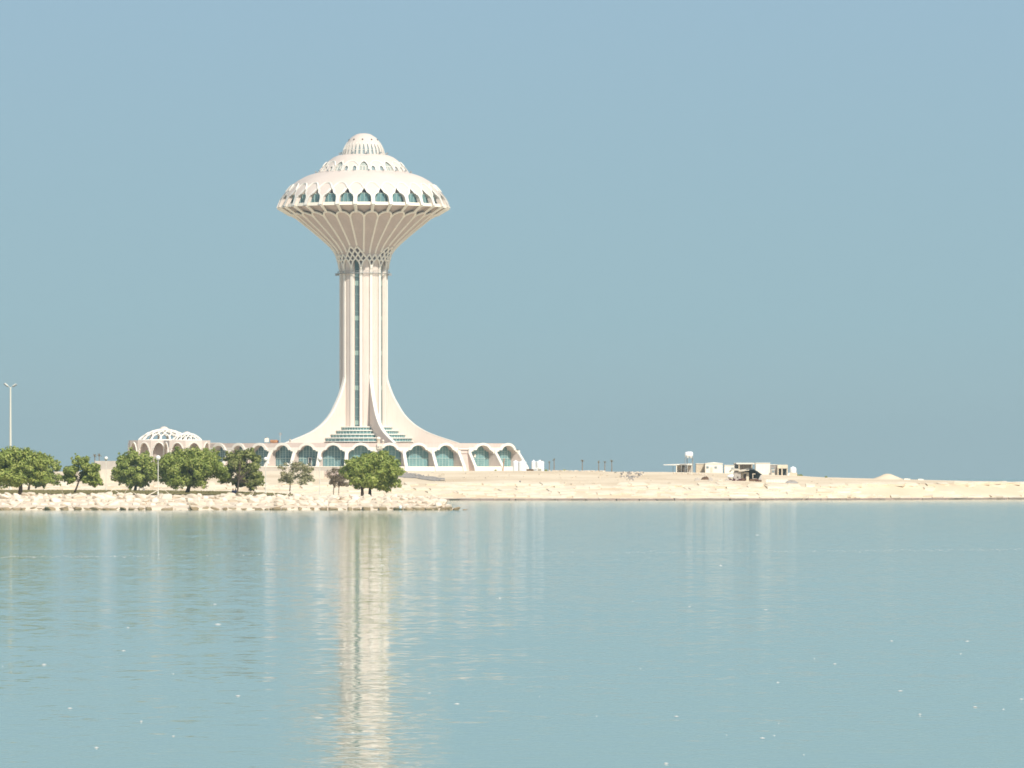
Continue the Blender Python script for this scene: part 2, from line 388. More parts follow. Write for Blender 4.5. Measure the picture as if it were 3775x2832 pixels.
# groyne: fill, lawn, boulders
ZL = 2.55
def zl(px): return interp([(-900, 2.55), (500, 2.55), (1121, 2.28), (1350, 2.18), (2000, 2.18)], px)
def lawn_d(px, y): return (H-zl(px))*F/(y-YH)
def lawn_pt(px, y): D = lawn_d(px, y); return PX(px, D), D
fb = MB()
DW = H*F/(1881-YH)
front = [(-500, 0), (1560, 0), (1700, 0)]
def gz_quad(p0, p1, d0, z0, d1, z1):
    fb.quad((PX(p0, d0), d0, z0), (PX(p1, d0), d0, z0), (PX(p1, d1), d1, z1), (PX(p0, d1), d1, z1))
cross = [(DW-1, -1.2), (DW+0.8, 0.42), (DW+11.6, ZL-0.30), (DW+14.6, ZL-0.10)]
segs = [-700, 0, 400, 800, 1121, 1300, 1500, 1600, 1640, 1680, 1712]
def hscale(p): return 1.0 if p < 1590 else max(0.0, 1-(p-1590)/120.0)
for a, b in zip(segs, segs[1:]):
    pts = []
    backD = {-700: 1235, 0: 1235, 400: 1235, 800: 1180, 1121: 960, 1300: 952, 1500: 950, 1600: 946, 1640: 944, 1680: 936, 1712: 926}
    def crs(p):
        s_ = hscale(p); c = [(d, (z*zl(p)/ZL+0.6)*s_-0.6 if z > -1 else z) for d, z in cross]
        top = c[-1][1]; c[2] = (lerp(cross[1][0], cross[2][0], 0.25+0.75*s_), c[2][1]); c[3] = (lerp(cross[1][0]+.5, cross[3][0], 0.25+0.75*s_), c[3][1])
        c.append((max(backD[p], c[-1][0]+1), top)); c.append((max(backD[p], c[-1][0])+14, -1.0)); return c
    ca, cb = crs(a), crs(b)
    for k in range(len(ca)-1):
        fb.quad((PX(a, ca[k][0]), *ca[k]), (PX(b, cb[k][0]), *cb[k]), (PX(b, cb[k+1][0]), *cb[k+1]), (PX(a, ca[k+1][0]), *ca[k+1]))
structure(clean(fb.build('groyne_fill_ground', M['gravel'])))
lf = [(-700, 1820), (0, 1821), (500, 1822), (1121, 1827.5)]; lb = [(1121, 1826.3), (1000, 1818), (860, 1812), (600, 1808.3), (300, 1807), (0, 1806.5), (-700, 1806.5)]
lw = MB(); lfp = [lawn_pt(*q) for q in lf]; lbp = [lawn_pt(*q) for q in lb]
NX = 60
def edge_at(pts, px):
    return lawn_pt(px, interp(sorted(pts), px))
for i in range(NX):
    pa = -700+1821*i/NX; pb_ = -700+1821*(i+1)/NX
    for j in range(6):
        def gp(px, t):
            a = edge_at(lf, px); b = edge_at(lb, px); return (lerp(a[0], b[0], t), lerp(a[1], b[1], t), zl(px)+0.02)
        lw.quad(gp(pa, j/6), gp(pb_, j/6), gp(pb_, (j+1)/6), gp(pa, (j+1)/6))
structure(clean(lw.build('lawn', M['lawn'])))
# grass tufts along the lawn
gt = MB(); r4 = random.Random(12)
for i in range(5200):
    px = r4.uniform(-250, 1110); t = r4.random()
    a = edge_at(lf, px); b = edge_at(lb, px); x = lerp(a[0], b[0], t); y = lerp(a[1], b[1], t)
    an = r4.uniform(0, pi); w = r4.uniform(.08, .2); h = r4.uniform(.05, .13)
    z0 = zl(px)
    gt.quad((x-w*cos(an), y-w*sin(an), z0+.01), (x+w*cos(an), y+w*sin(an), z0+.01), (x+w*.7*cos(an)+.03, y+w*.7*sin(an), z0+h), (x-w*.7*cos(an), y-w*.7*sin(an)+.03, z0+h))
M['grass'] = leaf_mat('dry_grass', (0.16, 0.15, 0.05), (0.21, 0.185, 0.07), (0.27, 0.22, 0.10), 0.2)
tag(gt.build('grass', M['grass']), 'dry olive green grass on the breakwater park lawn', 'grass', kind='stuff')

rr = random.Random(21)
rock_meshes = [hull_rock('boulder', rr, rr.uniform(.8, 1.25), rr.uniform(.65, .95), rr.uniform(.5, .75), rr.choice([16, 20, 24, 30])) for _ in range(14)]
L_FOOT = 'pale boulder with a damp brown foot standing in the water along the breakwater'
L_BODY = 'cream limestone boulder piled in the rock breakwater between the lawn and the water'
nb = 0
def boulder(px, D, z, s, foot):
    global nb
    o = bpy.data.objects.new('boulder', rr.choice(rock_meshes)); col.objects.link(o)
    o.location = (PX(px, D), D, z)
    o.rotation_euler = (rr.uniform(-.45, .1), rr.uniform(-.3, .3), rr.choice([0, pi])+rr.uniform(-.5, .5))
    o.scale = (s*rr.uniform(.92, 1.3), s*rr.uniform(.85, 1.05), s*rr.uniform(.88, 1.15))
    tag(o, L_FOOT if foot else L_BODY, 'boulder', 'boulders at the waterline' if foot else 'boulders of the breakwater'); nb += 1
rows_ = [(0.6, 0.10, .80), (3.6, 0.80, .84), (6.8, 1.42, .86), (9.8, 1.98, .86), (12.6, 2.36, .74)]
for ri, (dd, z0, s0) in enumerate(rows_):
    px = -14.0-rr.uniform(0, 30)
    while px < 1716:
        hs = hscale(px)
        s = s0*.91*rr.choice([.66, .82, 1, 1.05, 1.3])
        step = s*41
        zz = (z0*zl(px)/ZL+0.1)*hs if px > 1590 else z0*zl(px)/ZL
        if (ri == 0 or hs > ri*0.18) and (ri < 4 or rr.random() < .85):
            ss = s if hs > .5 else s*(.62+.5*hs)
            boulder(px+rr.uniform(-6, 6), DW+dd*(0.25+0.75*hs)+rr.uniform(-.4, .4), zz+rr.uniform(-.12, .12), ss, ri == 0)
        px += step
# broad rocky crest right of the lawn
for i in range(30):
    px = rr.uniform(1135, 1600); hs = hscale(px)
    boulder(px, rr.uniform(DW+14.5, DW+23), zl(px)*hs-0.28+rr.uniform(-.1, .05), rr.uniform(.5, .8), False)
print('boulders', nb)

# foam flecks drifting on the water: one mass
fm = MB(); r5 = random.Random(5)
def fleck(x, y, w, d):
    n_ = 8; ring = [(x+w*cos(2*pi*k/n_)*r5.uniform(.6, 1.1), y+d*sin(2*pi*k/n_)*r5.uniform(.6, 1.1), 0.004) for k in range(n_)]
    top = (x, y, 0.012+w*0.12)
    for k in range(n_): fm.poly([ring[k], ring[(k+1) % n_], top])
for i in range(38):
    y = r5.uniform(1950, 2860); D = H*F/(y-YH); px = r5.uniform(-100, 3900); k = r5.random()
    fleck(PX(px, D), D, (0.02+0.07*k**3)*(D/150)**0.75, (0.03+0.09*k**3)*(D/150)**0.75)
for px, y, w in ((803, 2302, 12), (792, 2228, 7), (878, 2566, 9), (2541, 2237, 6), (2823, 2249, 8), (3287, 2363, 6), (455, 2400, 8), (162, 2450, 8), (2494, 2642, 8), (2811, 2722, 9), (3318, 2548, 9), (3594, 2607, 8), (2455, 2815, 8), (355, 2757, 9), (258, 2612, 9), (2870, 2668, 3), (3078, 2448, 7), (3391, 2634, 6), (640, 2715, 7), (520, 2660, 6)):
    D = H*F/(y-YH); fleck(PX(px, D), D, w*1.2*D/F, w*D/F*4.0)
px = -80
while px < 3850:     # drift line of foam right across the bay
    y = lerp(2054, 2026, px/3775)+r5.gauss(0, 2.0); D = H*F/(y-YH)
    fleck(PX(px, D), D, r5.uniform(.02, .09), r5.uniform(.2, .9)); px += r5.uniform(2, 16) if (px < 500 or px > 2300) else r5.uniform(6, 50)
tag(fm.build('foam', M['foam']), 'white flecks and a thin drift line of foam on the calm water', 'foam', kind='stuff')

# ------------------------------------------------------------------ water tower
TX, TD = PX(1340, 1500), 1500.0
K = F/TD                                 # 13.8 px per metre at the tower axis
def zs(y): return H+(YH-y)/K             # height of a silhouette row
def zf(y, rp): return H+(YH-y)*(TD-rp/K)/F   # height of a row measured on the front at radius rp (px)
def P(th, r, z):                         # th in degrees, 0 faces the camera, + to the right
    return (r*sin(R(th)), -r*cos(R(th)), z)
tower = thing('water_tower', (TX, TD, 0), 'tall cream water tower with a flaring bowl of arched windows, domed top and curved buttresses', 'tower')

def seg_shell(mb, thc, half, rows, depth, mi=0, mrev=0, n=3, sides=(-1, 1)):
    """shell of a ring segment with a central opening; rows: (r, z, w deg), top first"""
    for (r0, z0, w0), (r1, z1, w1) in zip(rows, rows[1:]):
        if abs(z0-z1) > 1e-5 or abs(r0-r1) > 1e-5:
            for sgn in sides:
                for k in range(n):
                    a0 = lerp(w0, half, k/n); a1 = lerp(w0, half, (k+1)/n); b0 = lerp(w1, half, k/n); b1 = lerp(w1, half, (k+1)/n)
                    mb.quad(P(thc+sgn*a0, r0, z0), P(thc+sgn*a1, r0, z0), P(thc+sgn*b1, r1, z1), P(thc+sgn*b0, r1, z1), mi)
        if w0 > 0 or w1 > 0:
            for sgn in (-1, 1):
                mb.quad(P(thc+sgn*w0, r0, z0), P(thc+sgn*w1, r1, z1), P(thc+sgn*w1, r1-depth, z1), P(thc+sgn*w0, r0-depth, z0), mrev)
def rows_from(prof_rz, opening):
    """prof: [(z, r)] descending z; opening: [(z, w)] descending z"""
    asc = sorted(prof_rz); zl = [(z, None) for z, _ in prof_rz]
    out = []; zo0, zo1 = opening[0][0], opening[-1][0]
    for z, r in prof_rz:
        if z > zo0+1e-4 or z < zo1-1e-4: out.append((z, 0.0, 0))
    inner = list(opening)
    for z, r in prof_rz:
        if zo1+1e-3 < z < zo0-1e-3:
            w = interp(sorted([(a, b) for a, b in opening], key=lambda q: (q[0],)), z); inner.append((z, w))
    inner.sort(key=lambda q: -q[0])
    up = [(z, w) for z, w, _ in out if z > zo0]; dn = [(z, w) for z, w, _ in out if z < zo1]
    allr = up+([(zo0, 0.0)] if opening[0][1] > 0 else [])+inner+([(zo1, 0.0)] if dn else [])+dn
    return [(interp(asc, z), z, w) for z, w in allr]

def prof_m(pts): return [(zs(y), r/K) for r, y in pts]
bowl_top = prof_m([(166, 638), (184, 642.3), (202, 648), (219.7, 655.3), (242.5, 668.3), (262, 683), (278.3, 700.9), (294.6, 720.4), (306, 736.7), (315, 755), (319, 767)])
mid_dome = prof_m([(60, 568), (76, 572), (93, 574), (112, 582), (132, 597), (143, 607), (151, 616), (161, 627), (168, 639)])
top_dome = prof_m([(0.5, 491.6), (14, 492.5), (27, 496), (46, 508), (54.5, 517), (62.5, 528), (69, 540), (75.5, 554), (80, 574)])

# --- bowl roof shell with 30 scalloped openings
sh = MB()
op = [(zs(707), 0.0), (zs(713), 0.75), (zs(720), 1.5), (zs(725.5), 2.0), (zs(725.6), 2.9), (zs(730), 3.1), (zs(730.1), 3.9), (zs(734), 4.2), (zs(740), 4.7), (zs(767), 4.75)]
rows = rows_from(bowl_top, op)
for k in range(30):
    seg_shell(sh, 2+12*k, 6.0, rows, 1.3, 0, 0)
o = clean(sh.build('bowl_roof', [M['cream']], tower), 2e-3)
# white rims of the openings and scallop mouldings: one per bay
def on_bowl(th, z, off=0.0): return P(th, interp(sorted(bowl_top), z)+off, z)
rim = MB()
pts = [(w, z) for z, w in op]
band = 1.5
for sgn in (-1, 1):
    for (w0, z0), (w1, z1) in zip(pts, pts[1:]):
        o0 = min(6.0, w0+band+ (0.5 if z0 > zs(722) else 0)); o1 = min(6.0, w1+band+(0.5 if z1 > zs(722) else 0))
        if abs(w0-w1) > .05 and abs(z0-z1) < .02: continue
        rim.quad(on_bowl(sgn*w0, z0, .12), on_bowl(sgn*o0, z0, .12), on_bowl(sgn*o1, z1, .12), on_bowl(sgn*w1, z1, .12))
        rim.quad(on_bowl(sgn*w0, z0, .12), on_bowl(sgn*w1, z1, .12), on_bowl(sgn*w1, z1, -.1), on_bowl(sgn*w0, z0, -.1))
# scallop arch springing from this opening's apex to the next one
arc = [(-6+12*t, lerp(zs(707)-0.2, zs(685), (1-abs(2*t-1)**2.4))) for t in [i/16 for i in range(17)]]
sc_path = [on_bowl(a+6, z, .05) for a, z in arc]
rim.tube(sc_path, 0.27, 5)
rimo = rim.build('window_surround', M['white'], tower)
# windows behind the openings
wm = MB(); wp = MB()
rg = 287/K; zt_, zb_ = zs(727), zs(764)
for j in range(4):
    a0, a1 = -6+3*j, -3+3*j
    wp.quad(P(a0, rg, zb_), P(a1, rg, zb_), P(a1, rg, zt_), P(a0, rg, zt_))
for a in (-6, -3, 0, 3): wm.tube([P(a, rg+.06, zb_), P(a, rg+.06, zt_)], 0.09, 4)
wm.tube([P(-6, rg+.06, zt_), P(0, rg+.06, zt_), P(6, rg+.06, zt_)], 0.10, 4)
wfr = wm.build('window', M['mullion'], tower); wpa = wp.build('pane', M['glass'], wfr)
bal = MB()
for j in range(3):
    a0, a1 = -4.9+9.8*j/3, -4.9+9.8*(j+1)/3; r0, r1 = 308/K, 312/K
    bal.quad(P(a0, r1, zs(770)), P(a1, r1, zs(770)), P(a1, r0, zs(758.5)), P(a0, r0, zs(758.5)))
    bal.quad(P(a0, r0, zs(758.5)), P(a1, r0, zs(758.5)), P(a1, r0-.4, zs(758.5)), P(a0, r0-.4, zs(758.5)))
    bal.quad(P(a0, r1, zs(770)), P(a1, r1, zs(770)), P(a1, r1-.5, zs(770)), P(a0, r1-.5, zs(770)))
balo = bal.build('parapet', M['plinth'], tower)
# strut from the foot of each post down to the bowl rib arches
st = MB()
st.tube([P(0, 316/K, zs(766)), P(0, 295/K, zs(779)), P(0, 274/K, zs(792.5))], [.50, .44, .40], 4)
sto = st.build('strut', M['rib'], tower)
# lobes of the bowl underside
under = [(zs(792), 271/K), (zs(805), 247/K), (zs(826), 221.5/K), (zs(847), 195/K), (zs(875), 161.5/K), (zs(903), 129.5/K), (zs(925.5), 109.5/K), (zs(940), 101/K), (zs(953), 96.5/K), (zs(963), 94/K), (zs(974), 91.5/K), (zs(1000), 88/K)]
uas = sorted(under)
def ur(z): return interp(uas, z)
def lobe_w(z):   # half width of the rounded lobe top, degrees
    t = (z-zs(814))/(zs(792)-zs(814))
    return 6.0 if t <= 0 else 6.0*math.sqrt(max(0.0, 1-t*t))
lob = MB()
zrow = [zs(y) for y in (792, 792.6, 794, 796, 799, 803, 808, 814, 826, 840, 855, 875, 892, 909, 925, 938, 953)]
for z0, z1 in zip(zrow, zrow[1:]):
    w0, w1 = lobe_w(z0), lobe_w(z1)
    for j in range(4):
        a0, a1 = lerp(-w0, w0, j/4), lerp(-w0, w0, (j+1)/4); b0, b1 = lerp(-w1, w1, j/4), lerp(-w1, w1, (j+1)/4)
        lob.quad(P(b0, ur(z1), z1), P(b1, ur(z1), z1), P(a1, ur(z0), z0), P(a0, ur(z0), z0))
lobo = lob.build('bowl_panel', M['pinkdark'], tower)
sof = MB()     # recessed soffit behind lobes and struts
sofp = [(224/K, zs(815)), (240/K, zs(803)), (262/K, zs(787)), (286/K, zs(772)), (311/K, zs(769.6))]
for (r0, z0), (r1, z1) in zip(sofp, sofp[1:]):
    for j in range(120):
        a0, a1 = 3*j, 3*j+3
        sof.quad(P(a0, r0, z0), P(a1, r0, z0), P(a1, r1, z1), P(a0, r1, z1))
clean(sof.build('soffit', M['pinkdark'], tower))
# inner drum behind the windows, dark above the panes
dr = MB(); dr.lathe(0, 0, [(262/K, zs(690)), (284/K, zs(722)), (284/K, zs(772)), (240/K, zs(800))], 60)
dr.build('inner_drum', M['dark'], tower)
# ribs of the bowl: straight rib then splitting into the two arcs over neighbouring lobes
def rib_mesh(y0):
    mb_ = MB(); ys = [lerp(y0, 813, i/9) for i in range(10)]
    mb_.tube([P(0, ur(zs(y))+.10, zs(y)) for y in ys], .27, 6)
    for sgn in (-1, 1):
        path = []
        for i in range(9):
            z = lerp(zs(814), zs(792), math.sin(i/8*pi/2)); w = lobe_w(z) if i < 8 else 0
            path.append(P(sgn*(6-w), ur(z)+.10, z))
        mb_.tube(path, .27, 6)
    return mb_
rib_src = {}
glass_c = [-16+72*i for i in range(5)]
for k in range(30):
    th = 2+12*k
    off = min(abs((th-g+180) % 360-180) for g in glass_c)
    key = 0 if off < 10 else (1 if off < 24 else 2)
    if key not in rib_src:
        rib_src[key] = rib_mesh((909, 932, 937)[key]).build('bowl_rib', M['rib'], tower); rib_src[key].rotation_euler = (0, 0, R(th))
    else: copy_part(rib_src[key], tower, R(th))
for k in range(1, 30):
    a = R(12*k)
    copy_part(lobo, tower, a+R(-4)); copy_part(sto, tower, a+R(-4)); copy_part(rimo, tower, a+R(2)); copy_part(balo, tower, a+R(2))
    w_ = copy_part(wfr, tower, a+R(2)); c = wpa.copy(); col.objects.link(c); c.parent = w_
for o_, a in ((lobo, -4), (sto, -4), (rimo, 2), (balo, 2), (wfr, 2)): o_.rotation_euler = (0, 0, R(a))

# lattice at the throat
lat = MB(); inf = MB()
def S(th, y, off=.12): z = zf(y, 96); return P(th, ur(z)+off, z)
def lt(nodes):
    path = []
    for (a, y0), (b, y1) in zip(nodes, nodes[1:]):
        for i in range(3): path.append(S(lerp(a, b, i/3), lerp(y0, y1, i/3)))
    path.append(S(*nodes[-1])); lat.tube(path, .25, 5)
def dk(*nodes): inf.poly([S(a, y, .045) for a, y in nodes])  # dark diamond painted over the wall for the shade behind the lattice
for i in range(15):
    t = -4+24*i
    for s_ in (-1, 1):
        lt([(t, 990), (t+s_*1.3, 981), (t+s_*3, 973), (t+s_*5.3, 963.5), (t+s_*8.5, 957.5), (t+s_*12, 952)])
        lt([(t+s_*5.3, 963.5), (t, 954), (t-s_*6, 937)])
        lt([(t+s_*12, 952), (t+s_*6, 937)])
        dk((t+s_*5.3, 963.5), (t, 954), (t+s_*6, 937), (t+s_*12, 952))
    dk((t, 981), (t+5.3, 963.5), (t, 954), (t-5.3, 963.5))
for g in glass_c:
    for s_ in (-1, 1):
        lt([(g+s_*6, 937), (g, 922), (g-s_*6, 909)]); lt([(g+s_*6, 937), (g+s_*12, 924)]); lt([(g+s_*18, 937), (g+s_*12, 924), (g+s_*6, 909)])
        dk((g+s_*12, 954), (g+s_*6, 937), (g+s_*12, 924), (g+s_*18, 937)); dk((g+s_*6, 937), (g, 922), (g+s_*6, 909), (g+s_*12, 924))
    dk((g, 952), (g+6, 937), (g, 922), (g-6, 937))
lat.build('rib_lattice', M['rib'], tower); inf.build('lattice_shade_patch', mat('lattice_shade_paint', (0.13, 0.115, 0.12), 0.9, 0.1), tower)

# shaft: panels, recessed glass strips, ribs
shf = MB(); Y0, Y1 = 1642.0, 950.0
ylv = [1642, 1300, 1010, 990, 974, 963, 950]
def mult(y): return ur(zs(y))/(88/K) if y < 1000 else 1.0
RW = 82.5/K
csec = []
for i in range(15):
    t = -4+24*i; mid = t+12; isg = any(abs((mid-g+180) % 360-180) < 1 for g in glass_c)
    csec.append((t, RW))
    if isg: csec += [(t+5.6, RW), (t+5.8, 76.5/K), (t+18.2, 76.5/K), (t+18.4, RW)]
    else: csec += [(t+4.2, RW), (t+4.5, RW+.22), (t+10, RW+.25), (t+14, RW+.25), (t+19.5, RW+.22), (t+19.8, RW)]
csec.append((csec[0][0]+360, RW))
for (ya, yb) in zip(ylv, ylv[1:]):
    for (t0, r0), (t1, r1) in zip(csec, csec[1:]):
        isg = abs(r0-76.5/K) < 1e-6 and abs(r1-76.5/K) < 1e-6
        shf.quad(P(t0, r0*mult(ya), zs(ya)), P(t1, r1*mult(ya), zs(ya)), P(t1, r1*mult(yb), zs(yb)), P(t0, r0*mult(yb), zs(yb)))
clean(shf.build('shaft', M['cream'], tower))
gs = MB(); ms = MB(); sp_ = MB()
rgl = 76.5/K+.07
for j in range(3):
    a0, a1 = -6+4*j, -2+4*j
    for ya, yb in ((1640, 1000), (1000, 974), (974, 956)):
        gs.quad(P(a0, rgl*mult(ya), zs(ya)), P(a1, rgl*mult(ya), zs(ya)), P(a1, rgl*mult(yb), zs(yb)), P(a0, rgl*mult(yb), zs(yb)))
y = 1632.0; kk = 0
while y > 985:
    ms.tube([P(-6, rgl+.05, zs(y)), P(6, rgl+.05, zs(y))], .10, 4)
    if kk % 4 == 2 and y > 1020:
        for yy in (zs(y),):
            sp_.quad(P(-5.8, rgl+.04, yy), P(5.8, rgl+.04, yy), P(5.8, rgl+.04, yy+1.25), P(-5.8, rgl+.04, yy+1.25))
    y -= 32; kk += 1
for a in (-2, 2.4): ms.tube([P(a, rgl+.05, zs(1640)), P(a, rgl+.05, zs(1000))], .075, 4)
gso = gs.build('glass_strip', M['glass_b'], tower); mso = ms.build('mullions', mat('grey_green_mullion', (0.20, 0.29, 0.28), 0.5, 0.4), gso); spo = sp_.build('spandrel', M['spandrel'], gso)
gso.rotation_euler = (0, 0, R(-16))
for g in glass_c[1:]:
    c = copy_part(gso, tower, R(g))
    for ch in (mso, spo): q = ch.copy(); col.objects.link(q); q.parent = c
rbm = MB()
for hw, ra, rb_ in ((.36, 82/K, 89.5/K),):
    lv = [(1642, 1), (1005, 1), (990, 1.0), (980, 1.0)]
    prev = None
    for y, m_ in lv:
        z = zs(y); f_ = mult(y); h_ = hw*(1 if y > 1000 else (.85 if y > 985 else .55))
        ring = [(-h_, -ra*f_+.5, z), (h_, -ra*f_+.5, z), (h_, -rb_*f_, z), (-h_, -rb_*f_, z)]
        if prev:
            for q in range(4): rbm.quad(prev[q], prev[(q+1) % 4], ring[(q+1) % 4], ring[q])
        prev = ring
    rbm.poly(prev)
rbo = clean(rbm.build('shaft_rib', M['white'], tower)); rbo.rotation_euler = (0, 0, R(-4))
for i in range(1, 15): copy_part(rbo, tower, R(-4+24*i))
# curved buttresses
fin_c = [(86.5, 1382), (96, 1418), (112.5, 1460), (128.7, 1490), (148, 1522), (171, 1548), (197, 1569.5), (233, 1590.6), (278.5, 1608.5), (353, 1633), (372, 1641)]
fn = MB(); hw = .40
outer = [(r/K, zs(y)) for r, y in fin_c]; inner = [(80/K, zs(y)) for r, y in fin_c]
smooth_o = []
for i in range(len(outer)-1):
    p0 = Vector((*outer[max(i-1, 0)], 0)); p1 = Vector((*outer[i], 0)); p2 = Vector((*outer[i+1], 0)); p3 = Vector((*outer[min(i+2, len(outer)-1)], 0))
    for t in (0, .25, .5, .75):
        q = 0.5*((2*p1)+(p2-p0)*t+(2*p0-5*p1+4*p2-p3)*t*t+(3*p1-p0-3*p2+p3)*t**3); smooth_o.append((q.x, q.y))
smooth_o.append(outer[-1])
for (r0, z0), (r1, z1) in zip(smooth_o, smooth_o[1:]):
    for sx in (-hw, hw):
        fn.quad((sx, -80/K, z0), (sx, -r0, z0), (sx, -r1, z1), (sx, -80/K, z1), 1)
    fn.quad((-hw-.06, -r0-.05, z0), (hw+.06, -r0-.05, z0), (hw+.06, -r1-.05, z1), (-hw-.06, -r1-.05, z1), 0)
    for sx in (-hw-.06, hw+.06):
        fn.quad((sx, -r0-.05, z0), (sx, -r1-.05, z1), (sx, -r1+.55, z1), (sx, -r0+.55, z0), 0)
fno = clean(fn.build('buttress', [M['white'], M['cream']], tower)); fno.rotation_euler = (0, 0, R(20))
for i in range(1, 5): copy_part(fno, tower, R(20+72*i))
# stepped glazed terraces between the buttresses
tiers = [(103, 1576, 1586), (127, 1589, 1599), (151.5, 1603, 1613), (176, 1616.5, 1626.5)]
tw = MB(); tparts = []
for r, ya, yb in tiers:
    rm = r/K; tg = MB()
    for j in range(12):
        a0, a1 = -35+70*j/12, -35+70*(j+1)/12
        tg.quad(P(a0, rm, zf(yb, r)), P(a1, rm, zf(yb, r)), P(a1, rm, zf(ya, r)), P(a0, rm, zf(ya, r)))
        r0, r1, zt2, zb2 = 78/K, rm+.35, zf(ya, r)+.27, zf(ya, r)
        tw.quad(P(a0, r1, zb2), P(a1, r1, zb2), P(a1, r1, zt2), P(a0, r1, zt2)); tw.quad(P(a0, r0, zt2), P(a1, r0, zt2), P(a1, r1, zt2), P(a0, r1, zt2))
        tw.quad(P(a0, r0, zb2), P(a1, r0, zb2), P(a1, r1, zb2), P(a0, r1, zb2))
        if j: tg.box(P(a0, rm+.05, 0)[0]-.09, P(a0, rm+.05, 0)[0]+.09, P(a0, rm+.05, 0)[1]-.06, P(a0, rm+.05, 0)[1]+.06, zf(yb, r), zf(ya, r), 1)
    tparts.append(tg)
rm = 184/K
for j in range(12):
    a0, a1 = -35+70*j/12, -35+70*(j+1)/12
    tw.quad(P(a0, rm, zf(1629.5, 184)), P(a1, rm, zf(1629.5, 184)), P(a1, rm, zf(1627.2, 184)), P(a0, rm, zf(1627.2, 184)))
    tw.quad(P(a0, rm, zf(1627.2, 184)), P(a1, rm, zf(1627.2, 184)), P(a1, 150/K, zf(1627.2, 184)), P(a0, 150/K, zf(1627.2, 184)))
two = tw.build('stepped_terrace', M['white'], tower)
tgo = [q.build('glazing', [M['glass'], M['mullion']], two) for q in tparts]
two.rotation_euler = (0, 0, R(-16))
c = copy_part(two, tower, R(56))
for ch in tgo: q = ch.copy(); col.objects.link(q); q.parent = c

# middle dome: ten tall arched windows with pairs of small ones between
md = MB()
big = [(zs(602.5), 0), (zs(605), 2.0), (zs(609), 3.6), (zs(614), 4.8), (zs(618), 5.3), (zs(620), 5.3), (zs(620.1), 5.7), (zs(637), 5.7)]
sml = [(zs(618.5), 0), (zs(621), 1.2), (zs(623), 1.9), (zs(625.5), 2.5), (zs(637), 2.5)]
rb_big = rows_from(mid_dome, big); rb_sml = rows_from(mid_dome, sml)
bwm = MB(); swm = MB(); bgl = MB(); sgl = MB(); arch_m = MB()
for i in range(10):
    c0 = 2+36*i
    seg_shell(md, c0, 7.0, rb_big, .6); seg_shell(md, c0+12.3, 5.3, rb_sml, .6, n=2); seg_shell(md, c0-12.3, 5.3, rb_sml, .6, n=2)
    for a, b in ((c0+17.6, c0+18.4),):
        asc = sorted(mid_dome)
        for (z0, r0), (z1, r1) in zip(mid_dome, mid_dome[1:]): md.quad(P(a, r0, z0), P(b, r0, z0), P(b, r1, z1), P(a, r1, z1))
clean(md.build('middle_dome', M['cream'], tower), 2e-3)
mas = sorted(mid_dome)
def on_mid(th, z, off=0): return P(th, interp(mas, z)+off, z)
def pane_strip(mb_, half, ztop, zbot, asc, off, n=4, m=5):
    for i in range(m):
        z0, z1 = lerp(zbot, ztop, i/m), lerp(zbot, ztop, (i+1)/m)
        for j in range(n):
            a0, a1 = lerp(-half, half, j/n), lerp(-half, half, (j+1)/n)
            mb_.quad(P(a0, interp(asc, z0)+off, z0), P(a1, interp(asc, z0)+off, z0), P(a1, interp(asc, z1)+off, z1), P(a0, interp(asc, z1)+off, z1))
def surround(opening, asc, bandw, off):
    mb_ = MB()
    for s_ in (-1, 1):
        for (z0, w0), (z1, w1) in zip(opening, opening[1:]):
            if abs(z0-z1) < .02: continue
            f0 = lambda w, z, o_: P(s_*w, interp(asc, z)+o_, z)
            dz = .45 if w0 == 0 else 0
            mb_.quad(f0(w0, z0, off), f0(w0+bandw, z0+dz, off), f0(w1+bandw, z1, off), f0(w1, z1, off)); mb_.quad(f0(w0, z0, off), f0(w1, z1, off), f0(w1, z1, -.15), f0(w0, z0, -.15))
            mb_.quad(f0(w0+bandw, z0+dz, off), f0(w1+bandw, z1, off), f0(w1+bandw, z1, -.05), f0(w0+bandw, z0+dz, -.05))
    return mb_
s_big = surround(big, mas, 1.6, .10); s_sml = surround(sml, mas, 1.2, .08)
for a in (-2.2, 2.2): s_big.tube([on_mid(a, zs(637), -.35), on_mid(a, zs(621), -.35)], .10, 4)
s_big.tube([on_mid(-5.7, zs(621), -.35), on_mid(5.7, zs(621), -.35)], .12, 4)
bwo = s_big.build('arched_window', M['white'], tower); pane_strip(bgl, 6.0, zs(602), zs(638), mas, -.5); bgo = bgl.build('pane', M['glass_pale'], bwo)
swo = s_sml.build('small_window', M['white'], tower); pane_strip(sgl, 2.8, zs(617), zs(638), mas, -.45, 2, 3); sgo = sgl.build('pane', M['glass_grey'], swo)
bwo.rotation_euler = (0, 0, R(2)); swo.rotation_euler = (0, 0, R(14.3))
for i in range(10):
    if i: c = copy_part(bwo, tower, R(2+36*i)); q = bgo.copy(); col.objects.link(q); q.parent = c
    for a in (12.3, -12.3):
        if i == 0 and a > 0: continue
        c = copy_part(swo, tower, R(2+36*i+a)); q = sgo.copy(); col.objects.link(q); q.parent = c
am = MB()    # blind arch moulding over each pair of small windows
am.tube([on_mid(18-10.5+21*t, lerp(zs(617), zs(600), 1-abs(2*t-1)**2.2), .03) for t in [i/14 for i in range(15)]], .22, 5)
amo = am.build('arch_moulding', M['white'], tower); amo.rotation_euler = (0, 0, R(2))
for i in range(1, 10): copy_part(amo, tower, R(2+36*i))

